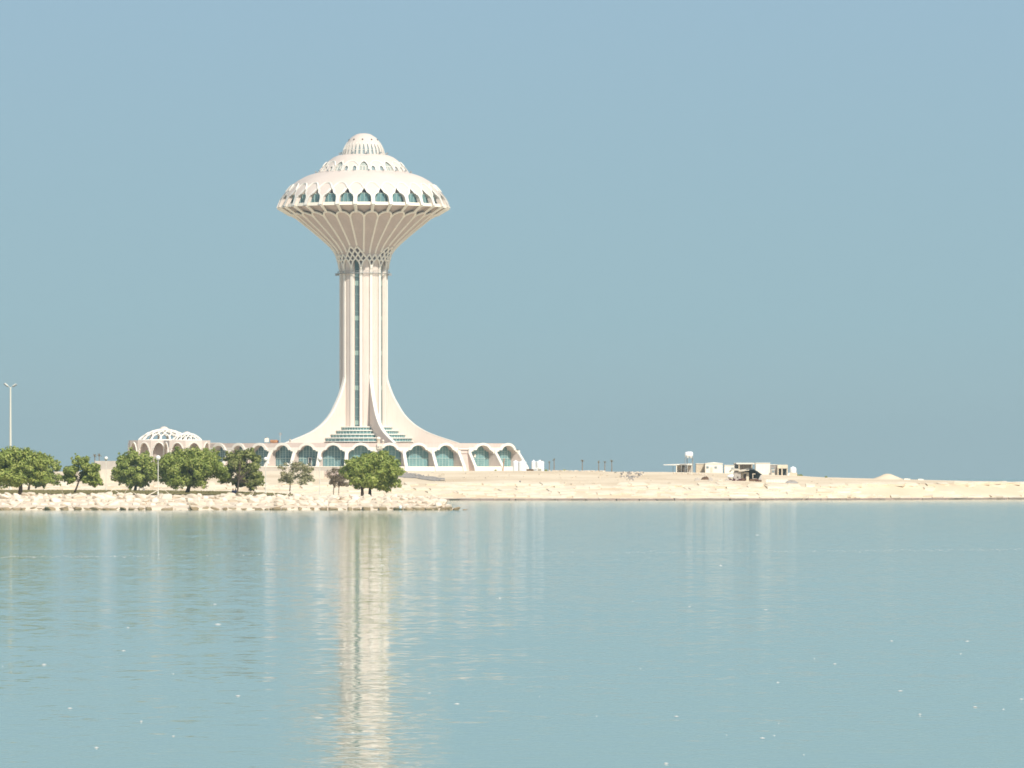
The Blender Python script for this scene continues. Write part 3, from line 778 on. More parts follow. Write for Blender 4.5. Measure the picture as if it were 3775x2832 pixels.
# top dome: thirty slender windows, porthole ring
td = MB(); tas = sorted(top_dome)
top_op = [(zs(531.5), 0), (zs(536), 1.1), (zs(543), 2.3), (zs(552), 3.2), (zs(572), 3.5)]
rt = rows_from(top_dome, top_op)
for i in range(30): seg_shell(td, 2+12*i, 6.0, rt, .45, n=2)
clean(td.build('top_dome', M['cream'], tower), 2e-3)
tf = surround(top_op, tas, 1.5, .07); tf.tube([P(-3.5, interp(tas, zs(556))-.2, zs(556)), P(3.5, interp(tas, zs(556))-.2, zs(556))], .07, 4)
tfo = tf.build('slender_window', M['white'], tower); tgl = MB(); pane_strip(tgl, 3.6, zs(531), zs(573), tas, -.3, 2, 4); tglo = tgl.build('pane', M['glass_grey'], tfo)
tfo.rotation_euler = (0, 0, R(2))
for i in range(1, 30): c = copy_part(tfo, tower, R(2+12*i)); q = tglo.copy(); col.objects.link(q); q.parent = c
ph = MB(); zc = zs(517.3); rr_ = interp(tas, zc); tang = Vector((interp(tas, zc-.4)-interp(tas, zc+.4), -.8)).normalized()
nrm = Vector((0, -(-tang.y), 0))
up_ = Vector((0, -tang.x, tang.y)); nv = Vector((1, 0, 0)).cross(up_).normalized()
if nv.y > 0: nv = -nv
ctr = Vector((0, -rr_, zc))
ph.tube([ctr-nv*.2, ctr+nv*.10], .24, 10)
pho = ph.build('porthole', M['darkwood'], tower); pho.rotation_euler = (0, 0, R(-2))
for i in range(1, 10): copy_part(pho, tower, R(-2+36*i))
# floodlights on short brackets round the dome bases
fl = MB(); fl.tube([(0, -174/K, zs(640.5)), (0, -176/K, zs(635.5))], .05, 4); fl.box(-.24, .24, -176/K-.3, -176/K+.1, zs(635.5)-.1, zs(635.5)+.2)
flo = fl.build('floodlight', M['steel'], tower); flo.rotation_euler = (0, 0, R(8))
for i in range(1, 20): copy_part(flo, tower, R(8+18*i))
f2 = MB(); f2.tube([(0, -86/K, zs(573)), (0, -87/K, zs(568))], .05, 4); f2.box(-.3, .3, -87/K-.35, -87/K+.15, zs(568)-.1, zs(568)+.3)
f2o = f2.build('small_floodlight', M['steel'], tower); f2o.rotation_euler = (0, 0, R(10))
for i in range(1, 10): copy_part(f2o, tower, R(10+36*i))
# suspended access cradle round the shaft
cr = MB(); zc = zf(1006.5, 96)
for rad, dz, rr2 in ((96/K, 0, .10), (91.5/K, 0, .08), (96/K, .55, .05)):
    cr.tube([P(a, rad, zc+dz) for a in range(0, 361, 8)], rr2, 4, cap=False)
for a in range(0, 360, 24):
    cr.tube([P(a, 96/K, zc), P(a, 96/K, zc+.55)], .05, 4); cr.tube([P(a, 91/K, zc), P(a, 96/K, zc)], .07, 4)
for s_ in (-86, 86): cr.box(P(s_, 97/K, 0)[0]-.5, P(s_, 97/K, 0)[0]+.5, P(s_, 97/K, 0)[1]-.6, P(s_, 97/K, 0)[1]+.6, zc-.5, zc+.1)
cr.build('maintenance_cradle', M['steel'], tower)

# --- podium: arcade of arched glazed bays under a flat roof
R1 = 50.7
def zp(y): return H+(YH-y)*1455/F
def th_of(dx): return math.degrees(math.asin(max(-.999, min(.999, dx/723.0))))
edges = [-560, -484, -409, -325.5, -236, -142, -42.5, 61.5, 167.5, 272, 368]
bays = [(a, b) for a, b in zip(edges, edges[1:])]+[(407, 503), (503, 590)]
podium = thing('arcade_building', (TX, TD, 0), 'low curved cream building of white arched glass bays at the foot of the water tower', 'building')
shape = [(1642, 0.0), (1643.2, .17), (1646, .30), (1650, .40), (1655, .475), (1659.5, .51), (1659.6, .66), (1664, .68), (1664.1, .80), (1668.5, .85), (1672, .87)]
zrf = zp(1634)
wall = MB()
for a, b in bays:
    rimb = MB()
    t0, t1 = th_of(a), th_of(b); tc_, hf = (t0+t1)/2, (t1-t0)/2
    rws = [(R1, zrf, 0.0)]+[(R1, zp(y), w*hf) for y, w in shape]
    for (r0, z0, w0), (r1, z1, w1) in zip(rws, rws[1:]):
        seg_shell(wall, tc_, hf, [(r0, z0, w0), (r1, z1, w1)], 1.9, 1 if z1 < zp(1651) else 0, 0, 2, (-1,) if b == 590 and z0 > zp(1658) else (-1, 1))
    # white arch rim
    ip = [(w*hf, y) for y, w in shape[:6]]; opn = []
    for i, (w, y) in enumerate(ip):
        x = w/hf; ang = math.atan2(1659-y, x*52+.001)
        opn.append(((x*52+9.5*cos(min(pi/2, ang*1.15)))/52*hf, y-9.5*sin(min(pi/2, ang*1.15))))
    for s_ in (-1, 1):
        for i in range(len(ip)-1):
            (w0, y0), (w1, y1), (v0, u0), (v1, u1) = ip[i], ip[i+1], opn[i], opn[i+1]
            if i == 0: v0 = 0.0; w0 = 0.0
            rimb.quad(P(tc_+s_*w0, R1+.35, zp(y0)), P(tc_+s_*v0, R1+.35, zp(u0)), P(tc_+s_*v1, R1+.35, zp(u1)), P(tc_+s_*w1, R1+.35, zp(y1)))
            rimb.quad(P(tc_+s_*v0, R1+.35, zp(u0)), P(tc_+s_*v1, R1+.35, zp(u1)), P(tc_+s_*v1, R1-.05, zp(u1)), P(tc_+s_*v0, R1-.05, zp(u0)))
            rimb.quad(P(tc_+s_*w0, R1+.35, zp(y0)), P(tc_+s_*w1, R1+.35, zp(y1)), P(tc_+s_*w1, R1-.05, zp(y1)), P(tc_+s_*w0, R1-.05, zp(y0)))
    rimb.build('arch_rim', M['white'], podium)
# blind wall between the two groups of bays
ta, tb = th_of(368), th_of(407)
for (y0, y1, r0, r1, mi) in ((1634, 1652, R1, R1, 0), (1652, 1657, R1+.2, R1+.2, 1), (1657, 1672, R1-.25, R1-.1, 0), (1672, 1737, R1-.3, R1+.6, 0)):
    wall.quad(P(ta, r0, zp(y0)), P(tb, r0, zp(y0)), P(tb, r1, zp(y1)), P(ta, r1, zp(y1)), mi)
# end walls and back wall
TE = (th_of(503)+th_of(590))/2
for t, zz in ((th_of(-560), zrf), (th_of(590), zp(1657))):
    wall.quad(P(t, R1, zz), P(t, 12, zz), P(t, 12, 5), P(t, R1, zp(1672)))
    wall.quad(P(t, R1-2.1, zz), P(t, 12, zz), P(t, 12, 5), P(t, R1-2.1, 5))
arcq = [(0, 1634), (.17, 1636), (.34, 1640.5), (.5, 1647), (.62, 1654), (.70, 1657), (1.0, 1657)]
for (w0, y0), (w1, y1) in zip(arcq, arcq[1:]):
    hfe = (th_of(590)-th_of(503))/2
    wall.quad(P(TE+w0*hfe, R1, zp(y0)), P(TE+w1*hfe, R1, zp(y1)), P(TE+w1*hfe, 20, zp(y1)), P(TE+w0*hfe, 20, zp(y0)))
clean(wall.build('arcade_wall', [M['pink'], M['white']], podium), 1e-3)
roof = MB()
ts = [lerp(th_of(-560), TE, i/48) for i in range(49)]
for a, b in zip(ts, ts[1:]):
    roof.quad(P(a, 10, zrf+.02), P(b, 10, zrf+.02), P(b, R1-.02, zrf+.02), P(a, R1-.02, zrf+.02))
roof.build('roof', M['cream'], podium)
pl = MB()
for (a, b) in ((-560, 372), (409, 590)):
    ts = [lerp(th_of(a), th_of(b), i/36) for i in range(37)]
    for t0, t1 in zip(ts, ts[1:]):
        pl.quad(P(t0, R1+2.6, zp(1720)), P(t1, R1+2.6, zp(1720)), P(t1, R1+3.1, zp(1740)), P(t0, R1+3.1, zp(1740)))
        pl.quad(P(t0, R1+2.6, zp(1720)), P(t1, R1+2.6, zp(1720)), P(t1, R1-5, zp(1720)), P(t0, R1-5, zp(1720)))
    for t in (ts[0], ts[-1]): pl.quad(P(t, R1+2.6, zp(1720)), P(t, R1+3.1, zp(1740)), P(t, R1-5, zp(1740)), P(t, R1-5, zp(1720)))
pl.build('plinth', M['plinth'], podium)
# fins between bays
fb_ = MB(); hw = .36
prof = [(R1+.32, zp(1660)), (R1+.36, zp(1670)), (R1+.75, zp(1676)), (R1+3.0, zp(1720)), (R1+3.5, zp(1740))]
for (r0, z0), (r1, z1) in zip(prof, prof[1:]):
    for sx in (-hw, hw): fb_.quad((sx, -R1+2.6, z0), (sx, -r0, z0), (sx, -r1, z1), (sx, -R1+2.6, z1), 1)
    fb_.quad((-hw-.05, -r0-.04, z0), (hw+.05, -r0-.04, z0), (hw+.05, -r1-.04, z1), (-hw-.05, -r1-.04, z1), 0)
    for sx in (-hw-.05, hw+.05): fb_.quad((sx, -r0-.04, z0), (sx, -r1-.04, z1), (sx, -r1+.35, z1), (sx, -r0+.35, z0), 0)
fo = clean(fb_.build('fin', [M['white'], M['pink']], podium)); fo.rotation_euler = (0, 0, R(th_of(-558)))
for dx in (-484, -409, -325.5, -236, -142, -42.5, 61.5, 167.5, 272, 368, 407, 503, 588): copy_part(fo, podium, R(th_of(dx)))
# glazing of each bay
for bi, (a, b) in enumerate(bays):
    t0, t1 = th_of(a), th_of(b); gl = MB(); mu = MB(); rg2 = R1-2.0; n = 4
    for j in range(n):
        a0, a1 = lerp(t0, t1, j/n), lerp(t0, t1, (j+1)/n)
        gl.quad(P(a0, rg2, zp(1721)), P(a1, rg2, zp(1721)), P(a1, rg2, zrf-.1), P(a0, rg2, zrf-.1))
    for j in range(1, 8):
        t = lerp(t0, t1, j/8); mu.tube([P(t, rg2+.05, zp(1721)), P(t, rg2+.05, zp(1640))], .045 if j not in (2, 6, 4) else .085, 4)
    for yy in ((1690, .09),)+tuple((q, .04) for q in (1664, 1671, 1678, 1697, 1704, 1711)):
        k0, k1 = (0.0, 1.0) if yy[0] == 1690 else (.25, .75)
        mu.tube([P(lerp(t0, t1, lerp(k0, k1, i/4)), rg2+.05, zp(yy[0])) for i in range(5)], yy[1], 4)
    w_ = mu.build('bay_window', M['mullion'], podium); gl.build('pane', M['glass'] if bi > 5 else M['glass_p'], w_)
    if bi in (10, 11):
        sg = MB(); t = lerp(t0, t1, .36 if bi == 10 else .34); x = P(t, rg2+.2, 0)
        sg.box(x[0]-.28, x[0]+.28, x[1]-.03, x[1]+.03, zp(1686), zp(1674.5)); sg.build('notice_board', M['container'], podium)
    if bi == 5-1:
        dm = MB(); t = lerp(t0, t1, .53); x = P(t, rg2+.25, 0)
        dm.box(x[0]-.32, x[0]+.32, x[1]-.05, x[1]+.05, zp(1718.5), zp(1689)); dm.build('door', M['tarp'], podium)
        df = MB()
        for sx in (-.42, .36): df.box(x[0]+sx, x[0]+sx+.09, x[1]-.1, x[1]+.05, zp(1718.5), zp(1687.5))
        df.box(x[0]-.42, x[0]+.45, x[1]-.11, x[1]+.04, zp(1688.6), zp(1687)); df.build('door_frame', M['white'], podium)
# things standing on the podium roof
def rooftop(px, y0, y1, D): return PX(px, D), D, PZ(y1, D), PZ(y0, D)
def boxthing(name, px0, px1, y0, y1, D, depth, m, label, cat, extra=None, group=None):
    X0, X1 = PX(px0, D), PX(px1, D); z0, z1 = PZ(y1, D), PZ(y0, D); cx = (X0+X1)/2
    t = thing(name, (cx, D+depth/2, z0), label, cat, group)
    b = MB(); w = (X1-X0)/2; b.box(-w, w, -depth/2, depth/2, 0, z1-z0)
    o = b.build('body', M[m], t)
    bv = o.modifiers.new('bevel', 'BEVEL'); bv.width = min(.06, w*.2); bv.segments = 2
    if extra: extra(t, w, depth/2, z1-z0)
    return t
def vents(t, w, d, h):
    b = MB()
    for i in range(5): b.box(-w*.8, w*.8, -d-.03, -d+.02, h*(.2+.14*i), h*(.26+.14*i))
    b.build('louvres', M['steel'], t)
zroofD = 1478
def fan(t, w, d, h):
    b = MB(); b.lathe(0, 0, [(0, h+.28), (w*.6, h+.28), (w*.62, h)], 14); b.build('fan_cowl', M['steel'], t)
boxthing('air_conditioner', 975, 991, 1616, 1630.5, zroofD, 1.2, 'plinth', 'white air conditioner box on the arcade roof left of the rusty tank', 'air conditioner', fan)
rt_ = thing('rusty_tank', (PX(1010, zroofD), zroofD, zrf+.05), 'rust orange cylindrical tank lying on the arcade roof', 'tank')
b = MB(); b.tube([(-1.05, 0, .5), (-.95, 0, .5), (.85, 0, .5), (1.0, 0, .5)], [.25, .47, .47, .25], 14); b.build('tank_shell', M['rust'], rt_)
b = MB(); b.tube([(1.0, 0, .5), (1.22, 0, .5)], .34, 12); b.build('end_cap', M['cloth2'], rt_)
b = MB(); b.box(-.7, -.5, -.4, .4, -.05, .2); b.box(.5, .7, -.4, .4, -.05, .2); b.build('cradle', M['steel'], rt_)
an = thing('antenna_mast', (PX(1033, zroofD), zroofD, zrf), 'thin antenna mast on the arcade roof right of the rusty tank', 'antenna')
b = MB(); b.tube([(0, 0, 0), (0, 0, 2.9)], .045, 5); b.build('pole', M['pole'], an)
b = MB()
for zz, w in ((2.5, .5), (2.75, .38), (2.25, .3)): b.tube([(-w, 0, zz), (w, 0, zz)], .03, 4)
b.build('aerial', M['rust'], an)
boxthing('roof_cabinet', 1066, 1072, 1619, 1631, 1470, .8, 'beige', 'small beige cabinet against the left buttress on the arcade roof', 'cabinet', vents)
for (px, y0, y1, wpx, lb_) in ((1395, 1610, 1636, 16, 'cream round topped air unit on the roof before the middle buttress'), (1412.5, 1621, 1634, 8, 'smaller cream domed vent on the roof right of the round topped unit')):
    D = 1462; zb = zrf; w = wpx*D/F/2
    t = thing('domed_vent', (PX(px, D), D, zb), lb_, 'vent', 'domed vents on the arcade roof')
    hh = max(.6, PZ(y0, D)-zb)
    b = MB(); b.lathe(0, 0, [(w*.8, -.02), (w*.8, hh*.55), (w*1.02, hh*.55), (w*1.02, hh*.68)], 14); b.build('stem', M['beige'], t)
    b = MB(); b.lathe(0, 0, [(w*1.02, hh*.68), (w*.95, hh*.82), (w*.6, hh*.96), (0.02, hh)], 14); b.build('cap', M['plinth'], t, smooth=True)
tpc = thing('roof_plant', (PX(1402, 1450.5), 1449.2, zp(1655)), 'cream service units hanging on the arcade front right of the middle arch', 'service unit')
b = MB(); b.box(-.75, -.1, -.35, .35, 0, 1.35); b.box(-.06, .5, -.3, .35, .1, 1.2); b.box(.54, 1.1, -.28, .35, .2, .95); b.build('casing', M['plinth'], tpc)
b = MB(); b.box(-.66, -.2, -.39, -.34, .25, .6); b.box(.05, .4, -.34, -.29, .3, .6); b.build('grille', M['greywall'], tpc)

# ------------------------------------------------------------------ domed pavilions left of the tower
def pavilion(name, px, D, n, rad, th0, ytop, dome_r, ydome, ycap, cap_r, label):
    t = thing(name, (PX(px, D), D, 0), label, 'pavilion')
    zt = PZ(ytop, D); zb = PZ(1742, D); k = D/F; rad *= k
    wall_ = MB(); step = 360/n; ap = rad*cos(R(step/2))
    hw_ = rad*sin(R(step/2)); H_ = zt-zb
    shp = [(.935, .0), (.92, .20), (.885, .40), (.83, .56), (.77, .66), (.765, .73), (.69, .76), (.685, .82), (.60, .86), (.45, .90), (0, .93)]
    for i in range(n):
        a = th0+i*step
        ex = Vector((cos(R(a)), sin(R(a)), 0)); nv_ = Vector((sin(R(a)), -cos(R(a)), 0)); c_ = nv_*ap
        def q(u, zfrac, inn=0.0): v = c_+ex*u*hw_-nv_*inn; return (v.x, v.y, zb+H_*zfrac)
        pr_ = [(1.0, 0.0)]+shp
        for (f0, w0), (f1, w1) in zip(pr_, pr_[1:]):
            for s_ in (-1, 1):
                wall_.quad(q(s_*w0, f0), q(s_*1, f0), q(s_*1, f1), q(s_*w1, f1)); wall_.quad(q(s_*w0, f0, .8), q(s_*.93, f0, .8), q(s_*.93, f1, .8), q(s_*w1, f1, .8))
                wall_.quad(q(s_*w0, f0), q(s_*w1, f1), q(s_*w1, f1, .8), q(s_*w0, f0, .8))
    clean(wall_.build('arcade_wall', M['cream'], t))
    for i in range(n):
        rim_ = MB()
        a = th0+i*step; ex = Vector((cos(R(a)), sin(R(a)), 0)); nv_ = Vector((sin(R(a)), -cos(R(a)), 0)); c_ = nv_*(ap+.08)
        path = [c_+ex*s_*w*hw_+Vector((0, 0, zb+H_*f)) for s_, lst in ((-1, shp[::-1]), (1, shp[1:])) for f, w in lst]
        rim_.tube(path, .2, 4); rim_.build('arch_rim', M['white'], t)
    rf = MB(); dr_ = dome_r*k
    pts_o = [(rad*sin(R(th0+step/2+i*step)), -rad*cos(R(th0+step/2+i*step)), zt) for i in range(n)]
    pts_i = [(dr_*.98*sin(R(th0+step/2+i*step)), -dr_*.98*cos(R(th0+step/2+i*step)), zt+.02) for i in range(n)]
    for i in range(n): rf.quad(pts_o[i], pts_o[(i+1) % n], pts_i[(i+1) % n], pts_i[i])
    rf.build('roof', M['cream'], t)
    # open lattice dome: tiers of arched openings
    hd = PZ(ydome, D)-zt; Rs = (dr_*dr_+hd*hd)/(2*hd); zc_ = zt+hd-Rs; amax = math.asin(min(1, dr_/Rs))
    def ds(th, f):   # f: 0 base .. 1 crown
        an_ = amax*(1-f); return P(th, Rs*sin(an_), zc_+Rs*cos(an_))
    lm = MB(); m = 16; st_ = 360/m; rr3 = .235 if dome_r > 70 else .17
    for i in range(m):
        a = th0+i*st_; b_ = a+st_/2
        lm.tube([ds(a, 0), ds(a, .10), ds(a, .20)], rr3*1.3, 5); lm.tube([ds(b_, .36), ds(b_, .44)], rr3*1.2, 5); lm.tube([ds(a, .57), ds(a, .63)], rr3*1.1, 5); lm.tube([ds(b_, .72), ds(b_, .86)], rr3, 5)
        for s_ in (-1, 1):
            lm.tube([ds(a, .20), ds(a+s_*st_*.16, .28), ds(a+s_*st_*.33, .34), ds(a+s_*st_*.5, .37)], rr3, 5)
            lm.tube([ds(b_, .44), ds(b_+s_*st_*.25, .52), ds(b_+s_*st_*.5, .57)], rr3, 5)
            lm.tube([ds(a, .63), ds(a+s_*st_*.25, .68), ds(a+s_*st_*.5, .73)], rr3*.9, 5)
    for f in (0.0, .84): lm.tube([ds(a, f) for a in range(0, 361, 12)], rr3*1.2, 5, cap=False)
    lm.build('lattice_dome', M['rib'], t)
    cp = MB(); cr_ = cap_r*k; zcap = PZ(ycap, D); z0_ = ds(0, .84)[2]; hc = zcap-z0_
    cp.lathe(0, 0, [(cr_*1.05, z0_-.1), (cr_*1.0, z0_+hc*.35), (cr_*.8, z0_+hc*.7), (cr_*.45, z0_+hc*.93), (.02, zcap)], 20); cp.build('cap', M['cream'], t, smooth=True)
    # dark ring wall added behind the arches, for the interior's shade
    cd = MB(); cd.lathe(0, 0, [(rad*.74, zb), (rad*.74, zt-.25)], n*2); cd.build('shade_wall', M['pinkdark'], t)
    return t
pavilion('lattice_dome_pavilion', 605, 1512, 14, 132, -5, 1624, 95, 1583.5, 1572.5, 15.5, 'larger white arcaded pavilion with an openwork dome, left of the water tower')
pavilion('lattice_dome_pavilion', 689, 1489, 8, 86, 0+22.5, 1624, 54, 1597, 1591, 11, 'smaller white arcaded pavilion with a low openwork dome, between the larger dome and the arcade')
lk = thing('link_block', (PX(790, 1495), 1495, 0), 'cream connecting block with slanted slots between the domed pavilion and the arcade', 'building')
b = MB(); D = 1495; x0, x1 = PX(770, D)-lk.location.x, PX(812, D)-lk.location.x; b.box(x0, x1, 0, 18, PZ(1742, D), PZ(1632.5, D)); b.build('wall', M['cream'], lk)
b = MB()
for dx in (.6, 1.15):
    b.poly([(dx, -.06, PZ(1648, D)), (dx+.24, -.06, PZ(1648, D)), (dx+.48, -.06, PZ(1638, D)), (dx+.24, -.06, PZ(1638, D))])
b.build('slot_window', M['dark'], lk)

# ------------------------------------------------------------------ walls and road below the tower
def wallthing(name, px0, px1, y0, y1, D, depth, m, label, cap_=None, cat='wall', split=None):
    t = thing(name, (PX((px0+px1)/2, D), D, 0), label, cat)
    w = (px1-px0)/2*D/F
    if split:
        b = MB(); b.box(-w, w, 0, depth, PZ(y1, D), PZ(split, D)); b.build('lower_wall', M[m], t)
        b = MB(); b.box(-w+.3, w-.3, .5, depth+.5, PZ(split, D), PZ(y0, D)); b.build('upper_band', M[cap_], t)
    else:
        b = MB(); b.box(-w, w, 0, depth, PZ(y1, D)-1, PZ(y0, D)); b.build('wall', M[m], t)
        if cap_:
            b = MB(); b.box(-w-.08, w+.08, -.1, depth, PZ(y0, D)+.003, PZ(y0-3, D)); b.build('coping', M[cap_], t)
    return t
wallthing('retaining_wall', 345, 436, 1699.5, 1796, 1330, 20, 'concrete_w', 'cream block with a grey upper band seen between the trees at left', 'concrete', 'building', 1731)
wallthing('retaining_wall', 436, 560, 1724, 1796, 1345, 20, 'concrete_w', 'low cream wall behind the trees under the larger dome', None)
wallthing('terrace_wall', 560, 1300, 1722.5, 1737, 1426, 8, 'concrete', 'long pale grey terrace wall running below the arcade', 'plinth')
wallthing('ramp_wall', 1152, 1194, 1735.5, 1790, 1352, 30, 'concrete_w', 'cream end block of the ramp wall behind the bare shrub', None)
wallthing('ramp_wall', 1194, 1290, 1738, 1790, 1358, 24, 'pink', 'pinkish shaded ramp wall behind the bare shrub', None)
rd = MB()      # paved ramp descending across the sand slope
rp = [(1452, 1741.5, 1757), (1500, 1743, 1762), (1548, 1749, 1768), (1600, 1757, 1771.5), (1640, 1765, 1772.5)]
def rpt(u, v):
    px = lerp(1452, 1640, u); y0 = interp([(q[0], q[1]) for q in rp], px); y1 = interp([(q[0], q[2]) for q in rp], px)
    X, D, z = spot(px, lerp(y0, y1, v)); return (X, D, surf(px, D)+.10)
for i in range(24):
    for j in range(8): rd.quad(rpt(i/24, (j+1)/8), rpt((i+1)/24, (j+1)/8), rpt((i+1)/24, j/8), rpt(i/24, j/8))
structure(rd.build('road', M['road']))
kb = bpy.data.meshes.new('kerb_stone'); bm = bmesh.new(); bmesh.ops.create_cube(bm, size=1); bmesh.ops.bevel(bm, geom=list(bm.edges), offset=.12, segments=2, affect='EDGES'); bm.to_mesh(kb); bm.free(); kb.materials.append(M['greywall'])
for i in range(13):
    pp = lerp(1476, 1622, i/12); yy = lerp(1742, 1771, (i/12)**1.0)
    X, D, z = spot(pp, yy); o = bpy.data.objects.new('kerb_stone', kb); col.objects.link(o); o.location = (X, D, surf(pp, D)+.22); o.scale = (.42, .6, .5); o.rotation_euler = (0, 0, rnd.uniform(-.3, .3))
    tag(o, 'dark kerb block in the dotted row beside the paved ramp', 'kerb block', 'kerb blocks along the ramp')

# ------------------------------------------------------------------ trees
def leaf_cloud(name, clumps, size, n, m, parent, r_, squash=.8, fill=.42):
    n = int(n*2.0)
    v = []; f = []
    wts = [c[1]**2 for c in clumps]; tot = sum(wts)
    for (c, rad), w in zip(clumps, wts):
        for _ in range(int(n*w/tot)):
            u = r_.uniform(-1, 1); t = r_.uniform(0, 2*pi); q = math.sqrt(1-u*u)
            d = Vector((q*cos(t), q*sin(t), u)); k = r_.random()**fill
            pos = Vector(c)+Vector((d.x*rad*k, d.y*rad*k, d.z*rad*k*squash))
            nn = (d+Vector((r_.gauss(0, .45), r_.gauss(0, .45), r_.gauss(0, .35)+.35))).normalized()
            a = nn.cross(Vector((r_.gauss(0, 1), r_.gauss(0, 1), r_.gauss(0, 1)))).normalized(); b = nn.cross(a)
            s = size*r_.uniform(.6, 1.35); a = a*s; b = b*s*.62
            i = len(v); v += [pos-a, pos+b*.9-a*.1, pos+a, pos-b*.9-a*.1]; f.append((i, i+1, i+2, i+3))
    me = bpy.data.meshes.new(name); me.from_pydata([tuple(x) for x in v], [], f); me.materials.append(m); me.update()
    return link(name, me, parent)
TREES = []
def tree(px, y, x0, x1, ytop, ybot, label, lean=0.0, n=5200, m='leaf', seed=0, nc=34, trunks=None, bark='bark', size=.27, sparse=0.0, tr=.24, name='park_tree', notch=None, crad=(.17, .29)):
    r_ = random.Random(100+seed)
    ZB = zl(px); D = lawn_d(px, y); s = D/F; t = thing(name, (PX(px, D), D, ZB), label, 'tree', 'trees on the breakwater lawn')
    cx = ((x0+x1)/2-px)*s; hw_ = (x1-x0)/2*s; zt = PZ(ytop, D)-ZB; zb = PZ(ybot, D)-ZB; hh = (zt-zb)/2; zc_ = (zt+zb)/2
    clumps = []
    tries = 0
    while len(clumps) < nc*1.7 and tries < 4000:
        tries += 1
        uz = r_.uniform(-1, 1); pw = 1.9 if uz > 0 else 4.5
        hr = (1-abs(uz)**pw)**.5; ta = r_.uniform(0, 2*pi); q_ = r_.random()**.5
        rad = r_.uniform(*crad)*hw_*(1.0 if len(clumps) % 3 else .7)
        out = r_.uniform(.92, 1.1)
        c = Vector((cx+hr*q_*math.copysign(abs(cos(ta))**.7, cos(ta))*(hw_-rad*.8)*out, hr*q_*sin(ta)*min(hw_, 3.8)*.85, zc_+uz*max(.2, hh-rad*.66)*out))
        if notch and any(abs(c.x-(nx-px)*s) < nr and abs(c.z-(PZ(ny, D)-ZB)) < nr for nx, ny, nr in notch): continue
        if any((c-q[0]).length < (rad+q[1])*(.36+.22*sparse) for q in clumps): continue
        clumps.append((c, rad))
    bx0 = min(c.x-r*.9 for c, r in clumps); bx1 = max(c.x+r*.9 for c, r in clumps); bz0 = min(c.z-r*.72 for c, r in clumps); bz1 = max(c.z+r*.72 for c, r in clumps)
    kx = 2*hw_/(bx1-bx0); kz = (zt-zb)/(bz1-bz0)
    clumps = [(Vector(((c.x-(bx0+bx1)/2)*kx+cx, c.y, (c.z-(bz0+bz1)/2)*kz+zc_)), r) for c, r in clumps]
    body = list(clumps)
    for c, r in sorted(body, key=lambda q: -abs(q[0].x-cx)-abs(q[0].z-zc_))[:len(body)//2]:     # sprigs that break the outline
        d = Vector((c.x-cx, c.y*.5, (c.z-zc_)*1.2)).normalized()
        clumps.append((c+d*r*r_.uniform(.75, 1.05)+Vector((r_.uniform(-.3, .3), 0, r_.uniform(-.25, .25))), r*r_.uniform(.22, .42)))
    leaf_cloud('crown', clumps, size*.86, int(n*1.25), M[m], t, r_)
    clumps = body
    tk = MB()
    for (tx, ty, ln) in (trunks or [(px, y, lean)]):
        Dt = lawn_d(tx, ty); bx_ = (tx-px)*s; by = Dt-D
        top = Vector((bx_+ln*s, by*.6, zb+hh*.55))
        path = [Vector((bx_, by, -.15)), Vector((bx_, by, -.15)).lerp(top, .35)+Vector((r_.uniform(-.06, .06), 0, 0)), Vector((bx_, by, 0)).lerp(top, .7), top]
        tk.tube(path, [tr*1.15, tr*.95, tr*.8, tr*.6], 8)
        near = sorted(clumps, key=lambda q: (q[0]-top).length)[:max(6, len(clumps)//2)]
        for c, rad in near:
            st_ = path[2].lerp(path[3], r_.random()); mid_ = st_.lerp(c, .55)+Vector((0, 0, -.15*r_.random()))
            tk.tube([st_, mid_, c], [tr*.42, tr*.28, tr*.12], 5)
    tk.build('trunk', M[bark], t, smooth=True)
    return t
tree(-40, 1814, -120, 30, 1680, 1800, 'olive green tree cut off by the left edge of the photo', seed=1, n=4200, m='leaf_y')
tree(74, 1822, -58, 192, 1645, 1796, 'broad dense green tree with a thick trunk below the tall double lamp', lean=4, seed=2, n=7800, nc=44, tr=.34)
tree(105, 1807, 96, 232, 1673, 1797, 'green tree half hidden behind the broad tree at far left', lean=8, seed=3, n=4300)
tree(273, 1818, 228, 378, 1679, 1790, 'small open tree with a leaning forked trunk beside the cream block', lean=24, seed=4, n=2900, nc=26, m='leaf', sparse=.6, tr=.17, notch=[(288, 1765, 1.0), (292, 1735, .5)], crad=(.2, .3))
tree(498, 1809, 408, 592, 1660, 1797, 'dense green tree beside the concrete bench', lean=9, seed=5, n=6200, nc=40, tr=.3)
tree(689, 1817, 574, 842, 1645, 1799, 'widest dark green tree with a leaning trunk under the smaller dome', lean=20, seed=6, n=8400, nc=46, tr=.36)
tree(884, 1818, 808, 976, 1656, 1800, 'grey green tree with two slim trunks behind the seated people', lean=2, seed=7, n=5600, m='leaf_y', trunks=[(877, 1814, -4), (888, 1819, 3)], tr=.17, nc=38, sparse=.1)
tree(1069, 1823.5, 1022, 1160, 1697, 1789, 'thin grey olive tree with see-through crown before the arcade door', lean=2, seed=8, n=1000, m='leaf_g', nc=26, sparse=.5, tr=.11, size=.22, crad=(.19, .28))
tree(1350, 1830, 1250, 1490, 1666, 1808, 'round bright green tree on two dark trunks at the right end of the row', seed=9, n=8000, nc=42, trunks=[(1337, 1830, -3), (1360, 1829.5, 3)], tr=.26)
